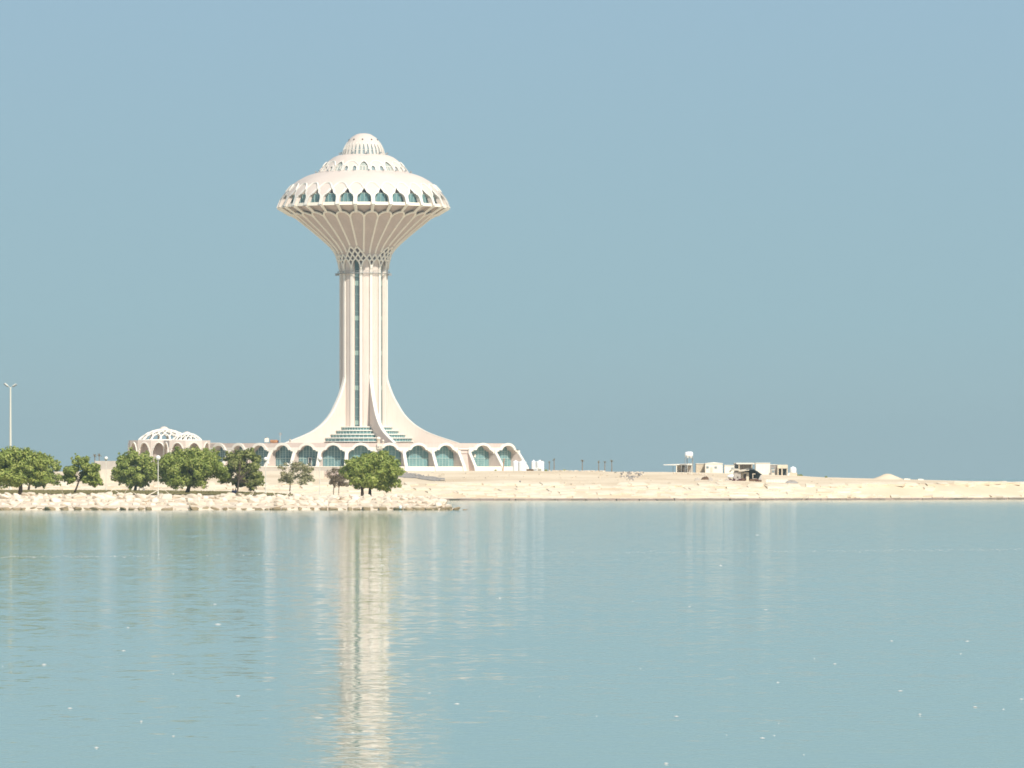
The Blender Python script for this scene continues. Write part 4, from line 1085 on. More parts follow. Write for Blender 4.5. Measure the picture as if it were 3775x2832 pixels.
# nearly bare shrub
D = lawn_d(1232, 1828); sh_t = thing('bare_shrub', (PX(1232, D), D, zl(1232)), 'nearly bare brown shrub with thin stems left of the round green tree', 'shrub')
r_ = random.Random(77); s = D/F; tw_ = MB(); cl = []
for bx_, ty in ((-3*s, 0), (16*s, 0)):
    tw_.tube([(bx_, 0, -.1), (bx_+.05, 0, 1.0), (bx_+.12, 0, 2.2)], [.10, .085, .06], 6)
    for i in range(26):
        an_ = r_.uniform(0, 2*pi); hz = r_.uniform(1.9, 4.6); rr4 = r_.uniform(.6, 2.3)*(1 if hz < 4 else .6)
        e_ = Vector((bx_+.4+rr4*cos(an_), rr4*sin(an_)*.8, hz)); st_ = Vector((bx_+.08, 0, r_.uniform(1.3, 2.3))); md_ = st_.lerp(e_, .5)+Vector((r_.uniform(-.2, .2), r_.uniform(-.2, .2), .25))
        tw_.tube([st_, md_, e_], [.038, .026, .012], 4); cl.append((e_, r_.uniform(.35, .6)))
        for j in range(3):
            q = md_.lerp(e_, r_.random()); e2 = q+Vector((r_.uniform(-.6, .6), r_.uniform(-.5, .5), r_.uniform(0, .6))); tw_.tube([q, e2], [.018, .008], 3)
tw_.build('stems', M['bark_p'], sh_t); leaf_cloud('crown', cl, .13, 1500, M['leaf_d'], sh_t, r_)

# ------------------------------------------------------------------ lamps, bench, people, float
lamp = None
def globe_lamp(px, ybase, yglobe, label):
    global lamp
    D = lawn_d(px, ybase); loc = (PX(px, D), D, zl(px))
    hg = PZ(yglobe, D)-zl(px)
    t = thing('globe_lamp', loc, label, 'lamp post', 'globe lamps on the breakwater')
    b = MB(); b.lathe(0, 0, [(.17, -.1), (.17, .35), (.10, .42), (.075, 1.2), (.065, hg-.5)], 10); b.build('pole', M['pole'], t)
    b = MB(); b.lathe(0, 0, [(.07, hg-.55), (.2, hg-.45), (.22, hg-.36), (.1, hg-.34)], 10); b.build('collar', M['steel'], t)
    b = MB(); rg_ = .40; b.lathe(0, 0, [(max(.02, rg_*cos(a)), hg+rg_*sin(a)) for a in [(-pi/2)+pi*i/14 for i in range(15)]], 18); b.build('globe', M['lampglass'], t, smooth=True)
    return t
globe_lamp(583, 1823.5, 1687.5, 'white globe lamp on a pale post between the two dense trees, nearest the rocks')
globe_lamp(391, 1808, 1690, 'globe lamp on a thin post standing before the cream block')
globe_lamp(979.5, 1820.5, 1693, 'globe lamp at the right edge of the grey green tree')
globe_lamp(1179, 1827, 1691.5, 'globe lamp between the thin olive tree and the bare shrub')
D = lawn_d(38, 1806.5); hp = PZ(1428, D)-ZL
sl_ = thing('street_lamp', (PX(38.5, D), D, ZL), 'very tall pale mast with two lamp heads in a V at far left', 'street lamp')
b = MB(); b.lathe(0, 0, [(.42, -.1), (.40, .3), (.27, .4), (.24, hp*.5), (.17, hp)], 12); b.build('mast', M['pole'], sl_)
for s_, dz in ((-1, .95), (1, .70)):
    b = MB(); b.tube([(0, 0, hp-.1), (s_*.35, 0, hp+.12), (s_*.5, 0, hp+.2)], .06, 6); b.build('arm', M['pole'], sl_)
    b = MB(); b.tube([(s_*.4, 0, hp+.1), (s_*.6, 0, hp+.2), (s_*1.25, 0, hp+.2+dz*.55), (s_*1.5, 0, hp+.2+dz*.62)], [.06, .2, .22, .06], 8)
    h_ = b.build('lamp_head', M['steel'], sl_)
    b = MB(); b.tube([(s_*.5, -.05, hp+.28), (s_*1.2, -.05, hp+.36+dz*.55)], .13, 6); b.build('reflector_cover', M['pole'], h_)
D = lawn_d(527, 1810); bt = thing('concrete_bench', (PX(527, D), D, ZL), 'small concrete bench on the lawn right of a leaning trunk', 'bench')
b = MB(); b.box(-.9, .9, -.25, .25, .42, .56); bo = b.build('seat', M['concrete'], bt)
b = MB(); b.poly([(-.88, -.2, 0), (-.70, -.2, 0), (-.70, -.2, .417), (-.88, -.2, .417)]); b.box(-.88, -.70, -.2, .2, 0, .417); b.build('leg', M['concrete'], bt)
b = MB(); b.box(-.05, .35, -.2, .2, 0, .417); b.build('leg', M['greywall'], bt)

def person(px, y, rz, label, top, hairm):
    D = lawn_d(px, y); t = thing('person', (PX(px, D), D, zl(px)), label, 'person', rz=rz)
    me = bpy.data.meshes.new('body'); bm = bmesh.new(); V_ = {}; sk = bm.verts.layers.skin.verify()
    def vx(n_, p, r): v = bm.verts.new(p); v[sk].radius = (r, r); V_[n_] = v; return v
    def ed(a, b): bm.edges.new((V_[a], V_[b]))
    vx('pel', (0, 0, .16), .15); vx('wa', (0, .02, .36), .135); vx('ch', (0, .02, .56), .15); vx('nk', (0, 0, .70), .06); vx('hd', (0, -.02, .80), .085); vx('ht', (0, -.02, .91), .085)
    for a, b in (('pel', 'wa'), ('wa', 'ch'), ('ch', 'nk'), ('nk', 'hd'), ('hd', 'ht')): ed(a, b)
    for s_, n_ in ((-1, 'l'), (1, 'r')):
        vx('sh'+n_, (s_*.17, .02, .61), .07); vx('el'+n_, (s_*.25, -.12, .42), .05); vx('wr'+n_, (s_*.12, -.32, .40), .035); vx('pm'+n_, (s_*.08, -.38, .38), .038)
        ed('ch', 'sh'+n_); ed('sh'+n_, 'el'+n_); ed('el'+n_, 'wr'+n_); ed('wr'+n_, 'pm'+n_)
        for k in range(5):
            vx('f%d%s' % (k, n_), (s_*.08+(k-2)*.018, -.44-(.01 if k in (1, 2, 3) else -.02), .36-.01*abs(k-2)), .009); ed('pm'+n_, 'f%d%s' % (k, n_))
        vx('hp'+n_, (s_*.10, -.04, .13), .095); vx('kn'+n_, (s_*.14, -.40, .36), .068); vx('an'+n_, (s_*.12, -.62, .07), .045); vx('to'+n_, (s_*.13, -.80, .04), .04)
        ed('pel', 'hp'+n_); ed('hp'+n_, 'kn'+n_); ed('kn'+n_, 'an'+n_); ed('an'+n_, 'to'+n_)
    V_['pel'][sk].use_root = True
    bm.to_mesh(me); bm.free(); me.materials.append(M[top])
    o = link('body', me, t); o.modifiers.new('skin', 'SKIN'); sb = o.modifiers.new('sub', 'SUBSURF'); sb.levels = 1; sb.render_levels = 1
    b = MB(); b.lathe(0, 0, [(.102, .80), (.115, .87), (.10, .95), (.06, 1.0), (.01, 1.015)], 14); hr = b.build('hair', M[hairm], t, smooth=True, loc=(0, .0, 0))
    b = MB()
    for s_ in (-1, 1): b.lathe(s_*.035, -.10, [(.002, .862), (.012, .868), (.002, .876)], 8)
    b.tube([(0, -.10, .85), (0, -.125, .82), (0, -.10, .81)], .012, 6); b.tube([(-.03, -.102, .78), (.03, -.102, .78)], .008, 5); b.build('face', M['skin'], t)
    return t
person(859, 1822, R(160), 'person in dark blue sitting on the lawn edge, left of the seated pair', 'cloth', 'cloth2')
person(868, 1821.5, R(200), 'person in dark clothes with brown hair sitting at the right of the seated pair', 'cloth', 'darkwood')
fl_ = thing('white_float', (PX(1476, DW-1.0), DW-1.2, 0.05), 'small bright white round float against the rocks near the groyne tip', 'float')
b = MB(); b.lathe(0, 0, [(max(.02, .26*cos(a)), .45+.3*sin(a)) for a in [(-pi/2)+pi*i/10 for i in range(11)]], 14); b.build('ball', M['tank'], fl_, smooth=True)
b = MB(); b.lathe(0, 0, [(.04, .7), (.06, .82), (.02, .86)], 8); b.build('eyelet', M['steel'], fl_)

# parasols on the terrace by the arcade
for px, y, w, lb_ in ((987, 1701, 13, 'white parasol on the terrace beside the globe lamp of the grey green tree'), (1059, 1706.5, 16, 'white parasol on the terrace above the thin olive tree'), (1131, 1709.5, 12, 'white rounded parasol left of the arcade door'), (1171, 1708, 15, 'white pointed parasol right of the arcade door')):
    D = 1440; z0 = PZ(1730, D); zt = PZ(y, D); w = w*D/F/2
    t = thing('parasol', (PX(px, D), D, 6.85), lb_, 'parasol', 'white parasols on the terrace')
    b = MB(); b.tube([(0, 0, 0), (0, 0, zt-6.85-.05)], .05, 6); b.build('pole', M['pole'], t)
    b = MB(); b.lathe(0, 0, [(w, zt-6.85-.55), (w*.98, zt-6.85-.42), (w*.5, zt-6.85-.15), (.03, zt-6.85)], 8); b.build('canopy', M['white'], t)
    b = MB(); b.box(-.3, .3, -.3, .3, -.05, .12); b.build('base', M['concrete'], t)

# ------------------------------------------------------------------ water tanks, posts, palms right of the arcade
def tank(px0, px1, y0, y1, D, label):
    zg = ground((px0+px1)/2, D); t = thing('water_tank', (PX((px0+px1)/2, D), D, zg), label, 'water tank', 'white plastic water tanks')
    r = (px1-px0)/2*D/F; h = PZ(y0, D)-zg
    b = MB(); pr_ = [(r*.96, -.05), (r, .1)]
    for i in range(6): pr_ += [(r, h*(.08+.12*i)), (r*.975, h*(.10+.12*i)), (r*.975, h*(.12+.12*i)), (r, h*(.14+.12*i))]
    pr_ += [(r, h*.84), (r*.93, h*.91), (r*.6, h*.96), (r*.3, h*.975)]
    b.lathe(0, 0, pr_, 24); b.build('shell', M['tank'], t, smooth=False)
    b = MB(); b.lathe(0, 0, [(r*.30, h*.97), (r*.30, h*1.02), (r*.24, h*1.045), (.02, h*1.05)], 16); b.build('lid', M['tank'], t)
tank(1890, 1912, 1698.5, 1738, 1412, 'leftmost white water tank, partly behind its neighbour')
tank(1908.5, 1941, 1700, 1738.5, 1406, 'widest white water tank standing second from the left')
tank(1958.5, 1975, 1697.5, 1727, 1414, 'small white water tank at the left of the right hand pair')
tank(1974, 2006, 1698, 1737.5, 1407, 'white water tank at the right end with a grey panel before it')
boxthing('white_crate', 1967.5, 1980.5, 1725, 1738.2, 1403, .8, 'tank', 'small white box on the sand before the right hand tanks', 'box', vents)
boxthing('grey_crate', 1981.5, 1997, 1727.5, 1738, 1403, .5, 'concrete_w', 'pale grey panel box leaning on the rightmost tank', 'box', vents)
pm_ = thing('debris_heap', (PX(1954, 1408), 1408, ground(1954, 1408)), 'dark low heap of scrap between the two pairs of water tanks', 'debris')
b = MB(); r_ = random.Random(4)
for i in range(14):
    x = r_.uniform(-.8, .8); yy = r_.uniform(-.4, .4); b.box(x-.25, x+.25, yy-.15, yy+.15, -.05, r_.uniform(.1, .5), 0, r_.uniform(0, 3))
b.build('scrap', M['brown'], pm_)
def post(px, y0, y1, D, label, lean=0.0, r=.09, m='bark_p', grp=None, name='wooden_post'):
    zg = ground(px, D); t = thing(name, (PX(px, D), D, zg), label, 'post', grp); h = PZ(y0, D)-zg
    b = MB(); b.tube([(0, 0, -.2), (lean*.5, 0, h*.5), (lean, 0, h)], [r*1.1, r, r*.95], 7); b.build('shaft', M[m], t)
    b = MB(); b.lathe(lean, 0, [(r*1.3, h-.05), (r*1.25, h+.14), (.02, h+.2)], 7); b.build('cap', M[m], t)
    return t
post(1854, 1694, 1738, 1404, 'leaning brown wooden post before the last arcade bay', .28, .12, 'rust')
post(1917, 1775, 1785, spot(1917, 1785)[1], 'short grey bollard alone on the sand slope', 0, .18, 'greywall')
def palm(px, y0, D, label, fw, m='palm'):
    zg = ground(px, min(D, 1700)); h = PZ(y0, D)-zg; t = thing('palm_tree', (PX(px, D), D, zg), label, 'palm tree', 'thin young palms on the skyline')
    b = MB(); r_ = random.Random(int(px)); b.tube([(0, 0, -.3), (r_.uniform(-.05, .05), 0, h*.4), (0, 0, h*.74)], [.15, .11, .10], 7); b.build('trunk', M['bark_p'], t)
    me_v = []; me_f = []
    for i in range(16):
        an_ = 2*pi*i/16+r_.uniform(-.2, .2); el = r_.uniform(.5, 1.35); L = r_.uniform(.7, 1.0)*h*.27; prev = Vector((0, 0, h*.72))
        for k in range(5):
            nx = prev+Vector((cos(an_)*cos(el)*fw, sin(an_)*cos(el)*fw, sin(el)))*L/4; w = .12*(1-k/5)+.02; sd = Vector((-sin(an_), cos(an_), 0))*w
            i0 = len(me_v); me_v += [prev-sd, prev+sd, nx+sd*.8, nx-sd*.8]; me_f.append((i0, i0+1, i0+2, i0+3)); prev = nx; el -= .3
    me = bpy.data.meshes.new('fronds'); me.from_pydata([tuple(v) for v in me_v], [], me_f); me.materials.append(M[m]); me.update(); link('fronds', me, t)
for px, y0, fw, lb_ in ((1997, 1689, .9, 'palm with a small crown just showing over the rightmost water tank'), (2025, 1696, .6, 'short thin palm next right of the water tanks'), (2042.5, 1683, .5, 'tallest brown palm with tied crown right of the water tanks'), (2147, 1688, .9, 'lone palm with pale yellow crown midway along the skyline'), (2207, 1694.5, .6, 'first palm from the left of the trio on the skyline'), (2230, 1694.5, .7, 'middle palm of the trio on the skyline'), (2255, 1688, .7, 'tallest right hand palm of the trio on the skyline')):
    palm(px, y0, 1560, lb_, fw)
palm(349.5, 1664, 1580, 'left of two thin palms above the cream block at left', .5); palm(365.5, 1661, 1580, 'right of two thin palms above the cream block at left', .6)

# ------------------------------------------------------------------ sand camp on the right
def at_ground(px, D): return PX(px, D), D, ground(px, D)
def cabin(px0, px1, y0, D, depth, m, label, name='site_cabin', windows=(), door=None, side=None, slope=0.0, grp='cabins of the sand camp'):
    cx = (px0+px1)/2; zg = ground(cx, D); t = thing(name, (PX(cx, D), D, zg), label, 'cabin', grp)
    w = (px1-px0)/2*D/F; h = PZ(y0, D)-zg
    b = MB(); b.box(-w, w, 0, depth, -.35, h); b.build('walls', M[m], t)
    b = MB(); b.poly([(-w-.08, -.12, h+.003), (w+.08, -.12, h+.003), (w+.08, -.12, h+.14), (0, -.12, h+.14+slope), (-w-.08, -.12, h+.14)])
    b.poly([(-w-.08, depth+.1, h+.003), (w+.08, depth+.1, h+.003), (w+.08, depth+.1, h+.14), (0, depth+.1, h+.14+slope), (-w-.08, depth+.1, h+.14)][::-1])
    b.quad((-w-.08, -.12, h+.14), (0, -.12, h+.14+slope), (0, depth+.1, h+.14+slope), (-w-.08, depth+.1, h+.14)); b.quad((0, -.12, h+.14+slope), (w+.08, -.12, h+.14), (w+.08, depth+.1, h+.14), (0, depth+.1, h+.14+slope))
    b.build('roof', M['container'], t)
    for fx, fz in windows:
        b = MB(); x = -w+2*w*fx; b.box(x-.32, x+.32, -.05, .02, h*fz-.28, h*fz+.28); wn_ = b.build('window', M['steel'], t)
        b = MB(); b.box(x-.24, x+.24, -.07, -.04, h*fz-.2, h*fz+.2); b.build('pane', M['glass_grey'], wn_)
    if door is not None:
        b = MB(); x = -w+2*w*door; b.box(x-.35, x+.35, -.05, .02, 0, h*.62); b.build('door', M['concrete_w'], t)
    return t
Dc = 1408
# open shed with long thin roof
cx = 2500; zg = ground(cx, Dc); t = thing('open_shed', (PX(cx, Dc), Dc, zg), 'open shed under a long thin pale roof at the left of the sand camp', 'shed')
def lx(px): return PX(px, Dc)-t.location.x
b = MB(); z0, z1 = PZ(1714.5, Dc)-zg, PZ(1710.5, Dc)-zg
b.poly([(lx(2446), -.8, z0), (lx(2552), -.8, z1), (lx(2552), 5, z1+.15), (lx(2446), 5, z0+.15)]); b.poly([(lx(2446), -.82, z0-.06), (lx(2552), -.82, z1-.35), (lx(2552), -.82, z1+.02), (lx(2446), -.82, z0+.03)]); b.poly([(lx(2446), 5, z0-.05), (lx(2552), 5, z1-.3), (lx(2552), -.8, z1-.3), (lx(2446), -.8, z0-.05)])
b.build('roof', M['container'], t)
for px in (2494, 2511.5, 2533, 2551): b = MB(); b.box(lx(px)-.12, lx(px)+.12, -.7, -.45, -.3, z1-.3); b.build('post', M['plinth'], t)
b = MB(); b.tube([(lx(2482.5), 3.5, -.2), (lx(2482.5), 3.5, z0)], .05, 5); b.build('post', M['steel'], t)
b = MB(); b.box(lx(2497), lx(2552), 3.6, 4, -.3, z1-.1); b.build('back_wall', M['greywall'], t)
b = MB()
for px, h_ in ((2504, 1.6), (2524, 1.1), (2541, 1.7)): b.box(lx(px)-.35, lx(px)+.35, 2.2, 3.0, -.1, h_)
b.build('stored_goods', M['concrete'], t)
# elevated tank
Dt = 1404; tk_ = thing('elevated_tank', (PX(2540, Dt), Dt, ground(2540, Dt)), 'white barrel tank raised on a tall steel stand in the sand camp', 'tank')
zg = tk_.location.z; zl = PZ(1687, Dt)-zg; zt = PZ(1665, Dt)-zg
b = MB(); rt2 = (zt-zl)/2; zc_ = zl+rt2; b.tube([(-1.0, 0, zc_), (-.85, 0, zc_), (-.3, -.03, zc_), (.75, -.05, zc_), (.98, -.05, zc_)], [rt2*.55, rt2*.9, rt2, rt2*.98, rt2*.55], 18); b.build('barrel', M['tank'], tk_, smooth=True)
b = MB()
for x in (-.3, .5): b.box(x-.14, x+.14, -.6, .4, zl-.1, zl+.4)
b.build('saddle', M['plinth'], tk_)
for x, yy, m_ in ((-.98, -.6, 'steel'), (-.45, .6, 'steel'), (.98, -.6, 'steel'), (.9, .6, 'steel')): b = MB(); b.tube([(x, yy, -.3), (x, yy, zl)], .09, 5); b.build('leg', M[m_], tk_)
b = MB(); b.box(-1.1, 1.1, -.75, .75, zl-.22, zl-.1); b.tube([(-.98, -.6, .6), (.98, -.6, zl-.5)], .04, 4); b.build('platform', M['steel'], tk_)
cabin(2566, 2599.8, 1710.5, 1411, 4, 'beige', 'beige windowless cabin between the open shed and the white cabin', windows=())
cabin(2600, 2664, 1710, 1407, 5, 'container', 'long white cabin with two small windows in the sand camp', windows=((.13, .6), (.60, .58)), door=.36, slope=.25)
cabin(2671, 2707, 1716.5, 1409, 5, 'container', 'plain low white cabin behind the canvas shelter', windows=((.82, .6),))
cabin(2707.5, 2723, 1709, 1416, 5, 'greywall', 'grey narrow cabin at the left end of the tall white canopy', windows=((.5, .6),))
cp_ = thing('canopy_shelter', (PX(2745, 1412), 1412, ground(2745, 1412)), 'tall shelter with a white flat canopy on dark posts behind the arched tent', 'shelter')
zg = cp_.location.z
b = MB(); b.box(PX(2714, 1412)-cp_.location.x, PX(2786, 1412)-cp_.location.x, -1.2, 4, PZ(1712, 1412)-zg, PZ(1706.5, 1412)-zg); b.build('canopy', M['container'], cp_)
for px in (2724, 2737.5, 2765, 2771.5): b = MB(); x = PX(px, 1412)-cp_.location.x; b.box(x-.13, x+.13, -1, -.74, -.3, PZ(1712, 1412)-zg-.003); b.build('post', M['darkwood' if px in (2737.5, 2765) else 'beige'], cp_)
b = MB(); b.box(PX(2725, 1412)-cp_.location.x, PX(2772, 1412)-cp_.location.x, 2.2, 2.5, -.3, PZ(1712, 1412)-zg-.004); b.build('back_wall', M['greywall'], cp_)
cabin(2786, 2839, 1708.5, 1404, 6, 'container', 'tall white cabin with a bright blank front right of the arched tent', windows=(), slope=.02)
cabin(2839.3, 2865, 1714.5, 1409, 5, 'greywall', 'grey cabin with one small window right of the tall white cabin', windows=((.35, .62),))
cabin(2845, 2856, 1733.5, 1402, 1.2, 'concrete_w', 'small pale cupboard standing before the grey cabin', name='cupboard', windows=((.5, .7),), grp=None)['category'] = 'cupboard'
hut = thing('raised_hut', (PX(2885, 1408), 1408, ground(2885, 1408)), 'beige box hut raised on posts over a dark open bay', 'hut'); zg = hut.location.z
b = MB(); b.box(PX(2865.5, 1408)-hut.location.x, PX(2904, 1408)-hut.location.x, -.6, 3, PZ(1727.5, 1408)-zg, PZ(1713.5, 1408)-zg); b.build('box', M['tarp_p'], hut)
for px in (2868, 2882.5, 2902): b = MB(); x = PX(px, 1408)-hut.location.x; b.box(x-.16, x+.16, -.5, -.2, -.4, PZ(1727.5, 1408)-zg-.003); b.build('post', M['beige'], hut)
b = MB(); b.box(PX(2866, 1408)-hut.location.x, PX(2906, 1408)-hut.location.x, 2.2, 2.5, -.4, PZ(1727.5, 1408)-zg-.004); b.build('back_wall', M['tarp'], hut)
wt_ = thing('camp_water_tank', (PX(2923.5, 1403), 1403, ground(2923.5, 1403)), 'white round water tank on a beige block base at the right end of the camp', 'water tank'); zg = wt_.location.z
zb_ = PZ(1742.5, 1403)-zg
b = MB(); b.box(-1.05, 1.0, -.7, .9, -.5, zb_); b.build('base', M['beige'], wt_)
b = MB(); b.lathe(0, .1, [(.82, zb_), (.84, zb_+.9), (.72, zb_+1.25), (.3, zb_+1.42), (.25, zb_+1.5), (.02, zb_+1.52)], 18); b.build('shell', M['tank'], wt_)
b = MB(); b.tube([(-.95, -.6, zb_-.1), (-1.3, -.7, 0), (-1.35, -.7, -.4)], .18, 6); b.build('pipe', M['tank'], wt_)
# arched tent
X, D, Z = spot(2752, 1775); at = thing('arched_tent', (X, D, Z), 'dark arched tent with a pale canvas roof and cluttered open front', 'tent')
def tx(px): return PX(px, D)-X
def tz(y): return PZ(y, D)-Z
b = MB(); prev = None
arcp = [(2738, 1742), (2746, 1734), (2756, 1729.5), (2768, 1728), (2780, 1730), (2792, 1737), (2803, 1745), (2809, 1748)]
for (p0, y0), (p1, y1) in zip(arcp, arcp[1:]):
    b.quad((tx(p0), 0, tz(y0)), (tx(p1), 0, tz(y1)), (tx(p1), 5, tz(y1)), (tx(p0), 5, tz(y0)))
    b.quad((tx(p0), 0, tz(y0)), (tx(p1), 0, tz(y1)), (tx(p1), 0, tz(y1)-.22), (tx(p0), 0, tz(y0)-.22))
    b.quad((tx(p0), 4.9, tz(y0)), (tx(p1), 4.9, tz(y1)), (tx(p1), 4.9, -.2), (tx(p0), 4.9, -.2))
b.build('arched_cover', M['tarp'], at)
b = MB(); rp_ = [(2690, 1738), (2697, 1730), (2708, 1727.5), (2722, 1728), (2730, 1732), (2745, 1730), (2762, 1727.5)]
for (p0, y0), (p1, y1) in zip(rp_, rp_[1:]): b.quad((tx(p0), -.4, tz(y0+5)), (tx(p1), -.4, tz(y1+5)), (tx(p1), 4, tz(y1)), (tx(p0), 4, tz(y0))); b.quad((tx(p0), -.4, tz(y0+5)), (tx(p1), -.4, tz(y1+5)), (tx(p1), -.4, tz(y1+7)), (tx(p0), -.4, tz(y0+7)))
b.build('canvas_roof', M['tarp_p'], at)
b = MB(); b.box(tx(2706), tx(2731), .2, 3, -.2, tz(1739)); b.build('side_wall', M['concrete'], at)
b = MB(); b.box(tx(2733), tx(2762), 1.5, 3, -.1, tz(1741)); b.build('canvas_booth', M['tarp_p'], at)
b = MB(); b.box(tx(2742), tx(2752), 1.4, 1.55, -.1, tz(1748)); b.box(tx(2718), tx(2722), .1, .25, tz(1762), tz(1757)); b.build('opening', M['darkwood'], at)
b = MB(); b.box(tx(2774), tx(2785), -.2, .0, tz(1749), tz(1746)); b.box(tx(2774), tx(2776.5), -.2, .0, -.1, tz(1749)); b.build('door_frame', M['beige'], at)
b = MB(); b.poly([(tx(2792), -.1, 0), (tx(2808), -.1, 0), (tx(2808), -.1, tz(1750)), (tx(2804), -.1, tz(1752))]); b.build('flap', M['concrete'], at)
b = MB(); r_ = random.Random(9)
for i in range(26):
    px = r_.uniform(2682, 2808); w = r_.uniform(.2, .5); b.box(tx(px)-w, tx(px)+w, -.7+r_.uniform(-.3, .3), -.2, -.15, r_.uniform(.25, .75), r_.randrange(3), r_.uniform(-.3, .3))
b.build('clutter', [M['brown'], M['concrete'], M['cloth2']], at)
X, D, Z = spot(2696, 1768); bb = thing('upturned_boat', (X, D, Z), 'white upturned boat hull at the left of the arched tent', 'boat')
b = MB(); b.tube([(-1.05, 0, .75), (-.8, 0, .72), (-.3, 0, .75), (.4, 0, .78), (.85, 0, .75)], [.08, .32, .46, .48, .38], 14); b.build('hull', M['tank'], bb, smooth=True)
b = MB(); b.box(-.7, -.5, -.4, .4, -.1, .42); b.box(.4, .6, -.4, .4, -.1, .42); b.build('trestle', M['darkwood'], bb)
X, D, Z = spot(2864, 1779); t = thing('low_wall', (X, D, Z), 'low white block wall right of the arched tent', 'wall')
b = MB(); w = 40*D/F; b.box(-w, w, -.15, .15, -.3, .72); b.build('blocks', M['container'], t); b = MB()
for i in range(1, 9): b.box(-w+2*w*i/9-.02, -w+2*w*i/9+.02, -.165, -.14, 0, .7)
b.build('joints', M['concrete'], t)
def heap(px, y, w, h, m, label, cat, name, seed, mass=16):
    X, D, Z = spot(px, y); t = thing(name, (X, D, Z), label, cat); r_ = random.Random(seed); b = MB()
    n = 18
    for i in range(n):
        for j in range(6):
            def hp_(i_, j_):
                u = -1+2*i_/n; v = -1+2*j_/6; q = max(0, 1-u*u)*max(0, 1-v*v); rs = random.Random(seed*1000+i_*31+j_)
                return (u*w, v*w*.6, -.1+h*(q**.7)*(1+rs.uniform(-.35, .35))+.1*(q > 0))
            b.quad(hp_(i, j), hp_(i+1, j), hp_(i+1, j+1), hp_(i, j+1))
    clean(b.build('mound', M[m], t))
    b = MB()
    for i in range(mass):
        x = r_.uniform(-.8, .8)*w; yy = r_.uniform(-.55, .1)*w*.6; hh_ = h*max(.1, 1-(x/w)**2); b.box(x-.2, x+.25, yy-.15, yy+.15, hh_*.3, hh_*r_.uniform(.6, 1.1), 0, r_.uniform(0, 3))
    b.build('lumps', M['greywall' if m != 'brown' else 'brown'], t); return t
heap(2600, 1769.5, 1.05, .75, 'brown', 'brown heap of earth beside a pale block in the camp', 'heap', 'earth_heap', 5)
heap(2918, 1780, 1.5, .55, 'greywall', 'grey rubble heap at the right end of the low white wall', 'heap', 'rubble_heap', 6)
X, D, Z = spot(2324, 1779); t = thing('rubble_pile', (X, D, Z), 'spilled pile of broken grey and pale rubble on the sand slope', 'rubble')
b = MB(); r_ = random.Random(8)
for i in range(95):
    v = r_.random()**.7; yy = 1778-33*v; hw_ = (53*v)+4; px = 2322+r_.uniform(-hw_, hw_)*(1.0 if v > .3 else .6); Xs, Ds, Zs = spot(px, yy); w = r_.uniform(.15, .5)
    zz = surf(px, Ds)-Z; b.box(Xs-X-w, Xs-X+w, Ds-D-w*.6, Ds-D+w*.6, zz-.1, zz+r_.uniform(.12, .45), int(r_.random() < .5), r_.uniform(0, 3))
b.build('stones', [M['greywall'], M['concrete_w']], t)['kind'] = 'stuff'
for px0, px1, y0, y1, m_, lb_ in ((2562, 2580, 1763.5, 1774, 'concrete', 'grey low block left of the brown earth heap'), (2613, 2627.5, 1763, 1776.5, 'concrete', 'square grey block right of the brown earth heap'), (2646, 2665.5, 1768.5, 1779, 'concrete_w', 'pale low block between the grey block and the tent')):
    X, D, Z = spot((px0+px1)/2, y1); bx_ = boxthing('concrete_block', px0, px1, y0, y1+1, D, 1.0, m_, lb_, 'block', lambda t, w, d, h: (lambda q: (q.box(-w*.2, w*.2, -.25, .25, h+.002, h+.12), q.build('lifting_eye', M['steel'], t)))(MB()))
for i in range(12):
    pp = 2484+i*10.8+rnd.uniform(-1.5, 1.5); X, D, Z = spot(pp, lerp(1745.5, 1752, i/11))
    o = bpy.data.objects.new('edge_stone', rock_meshes[i % 14]); col.objects.link(o); o.location = (X, D, Z+.12); o.scale = (.32, .3, .3)
    tag(o, 'small dark stone in the row along the sand edge below the open shed', 'stone', 'stones edging the camp')
# sand mound, slabs, scattered stones and bushes
X, D, Z = spot(3282, 1768); mdn = MB(); n = 24
for i in range(n):
    for j in range(10):
        def mp2(i_, j_):
            u = -1+2*i_/n; v = -1+2*j_/10; q = max(0.0, 1-math.hypot(u-(-.02), v)); q = q*q*(3-2*q)*.55+q*.45
            return (u*4.6, v*4.5, q*1.5*(1+.12*mnoise.noise(Vector((u*3, v*3, 5))))-.12)
        mdn.quad(mp2(i, j), mp2(i+1, j), mp2(i+1, j+1), mp2(i, j+1))
o = clean(mdn.build('sand_mound', M['sand'], loc=(X, 1406, ground(3282, 1406)+.05), smooth=True)); tag(o, 'pointed mound of sand on the right hand spit', 'sand mound')
for px, w, lb_ in ((3343, .8, 'left white slab lying on the sand beside the mound'), (3393, .7, 'right white slab lying on the sand past the mound')):
    b = MB(); b.box(-w, w, -.5, .5, -.1, .22, 0, .1); b.box(-w*.8, w*.5, -.4, .4, .222, .3, 0, -.1); o = b.build('slab', M['container'], loc=(PX(px, 1402), 1402, ground(px, 1402)+.03)); tag(o, lb_, 'slab')
def bush(px, D, w, h, label, seed):
    t = thing('bush', (PX(px, D), D, ground(px, D)), label, 'bush'); r_ = random.Random(seed)
    cl_ = [(Vector((r_.uniform(-w, w)*.8, r_.uniform(-w, w)*.5, r_.uniform(.1, h)*.7)), h*.5) for _ in range(8)]
    leaf_cloud('leaves', cl_, .13, 420, M['leaf'], t, r_)
    b = MB()
    for c, _ in cl_[:5]: b.tube([(0, 0, -.1), c], [.04, .015], 4)
    b.build('stems', M['bark'], t)
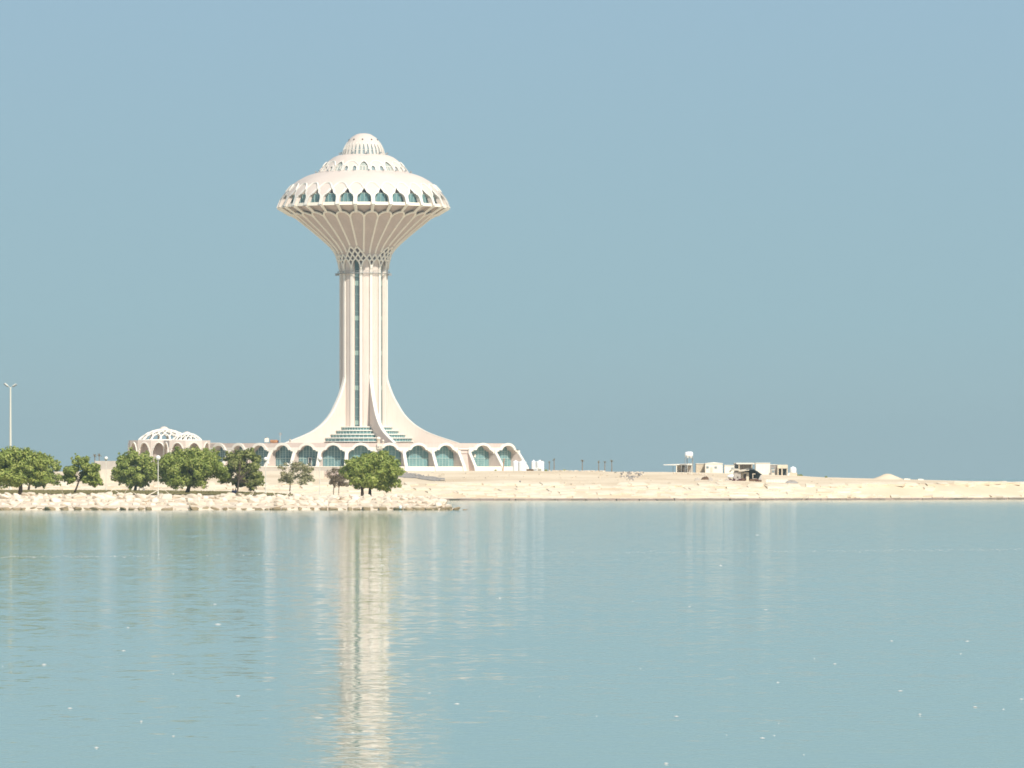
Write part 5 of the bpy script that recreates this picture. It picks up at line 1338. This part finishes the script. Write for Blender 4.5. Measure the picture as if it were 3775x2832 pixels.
bush(2948, 1404, .9, .42, 'low green bush just right of the camp water tank', 1); bush(2081, 1412, .3, .45, 'small dark bush on the skyline right of the tallest brown palm', 2)
bush(3046, 1402, .22, .3, 'small dark bush on the sand left of the mound', 3); bush(3690, 1402, .3, .3, 'small dark bush near the right edge of the spit', 4); bush(2012, 1410, .35, .4, 'small dark bush beside the rightmost tank', 6); bush(1828, 1404, .22, .3, 'tiny bush at the foot of the arcade plinth', 7)
L_EDGE = 'small white stone in the row along the crest of the sand bank'
for i in range(26):
    px = lerp(2028, 2230, i/25)+rnd.uniform(-3, 3); o = bpy.data.objects.new('crest_stone', rock_meshes[i % 14]); col.objects.link(o); D = 1401.5
    o.location = (PX(px, D), D, ground(px, D)+.1); s = rnd.uniform(.18, .34); o.scale = (s*1.3, s, s); tag(o, L_EDGE, 'stone', 'stones along the bank crest')
ss = MB(); r_ = random.Random(31)
for i in range(240):
    px = r_.uniform(1300, 3800); yy = r_.uniform(1742, 1788)
    if yy < interp(TOPY, px)+3: continue
    X, D, Z = spot(px, yy); w = r_.uniform(.06, .26)*(1.6 if r_.random() < .1 else 1); ss.box(X-w, X+w, D-w, D+w, Z-.1, Z+w*.7, 0, r_.uniform(0, 3))
tag(ss.build('scattered_stones', M['beige']), 'small stones and dry scrub scattered over the sand slope', 'stones', kind='stuff')

# ------------------------------------------------------------------ the hazy gulf air
hz = MB(); hz.box(-9300, 9300, -600, 12300, -2.5, 112); hzo = clean(hz.build('haze', bpy.data.materials.new('haze_air')))
hm = hzo.data.materials[0]; hm.use_nodes = True; hn = hm.node_tree.nodes; hn.clear()
ho = hn.new('ShaderNodeOutputMaterial'); hv = hn.new('ShaderNodeVolumePrincipled')
hv.inputs['Color'].default_value = (0.575, 0.795, 0.865, 1); hv.inputs['Density'].default_value = 8.0e-5; hv.inputs['Anisotropy'].default_value = 0.0
hm.node_tree.links.new(hv.outputs[0], ho.inputs['Volume'])
tag(hzo, 'thin pale haze in the air over the bay', 'haze', kind='stuff')
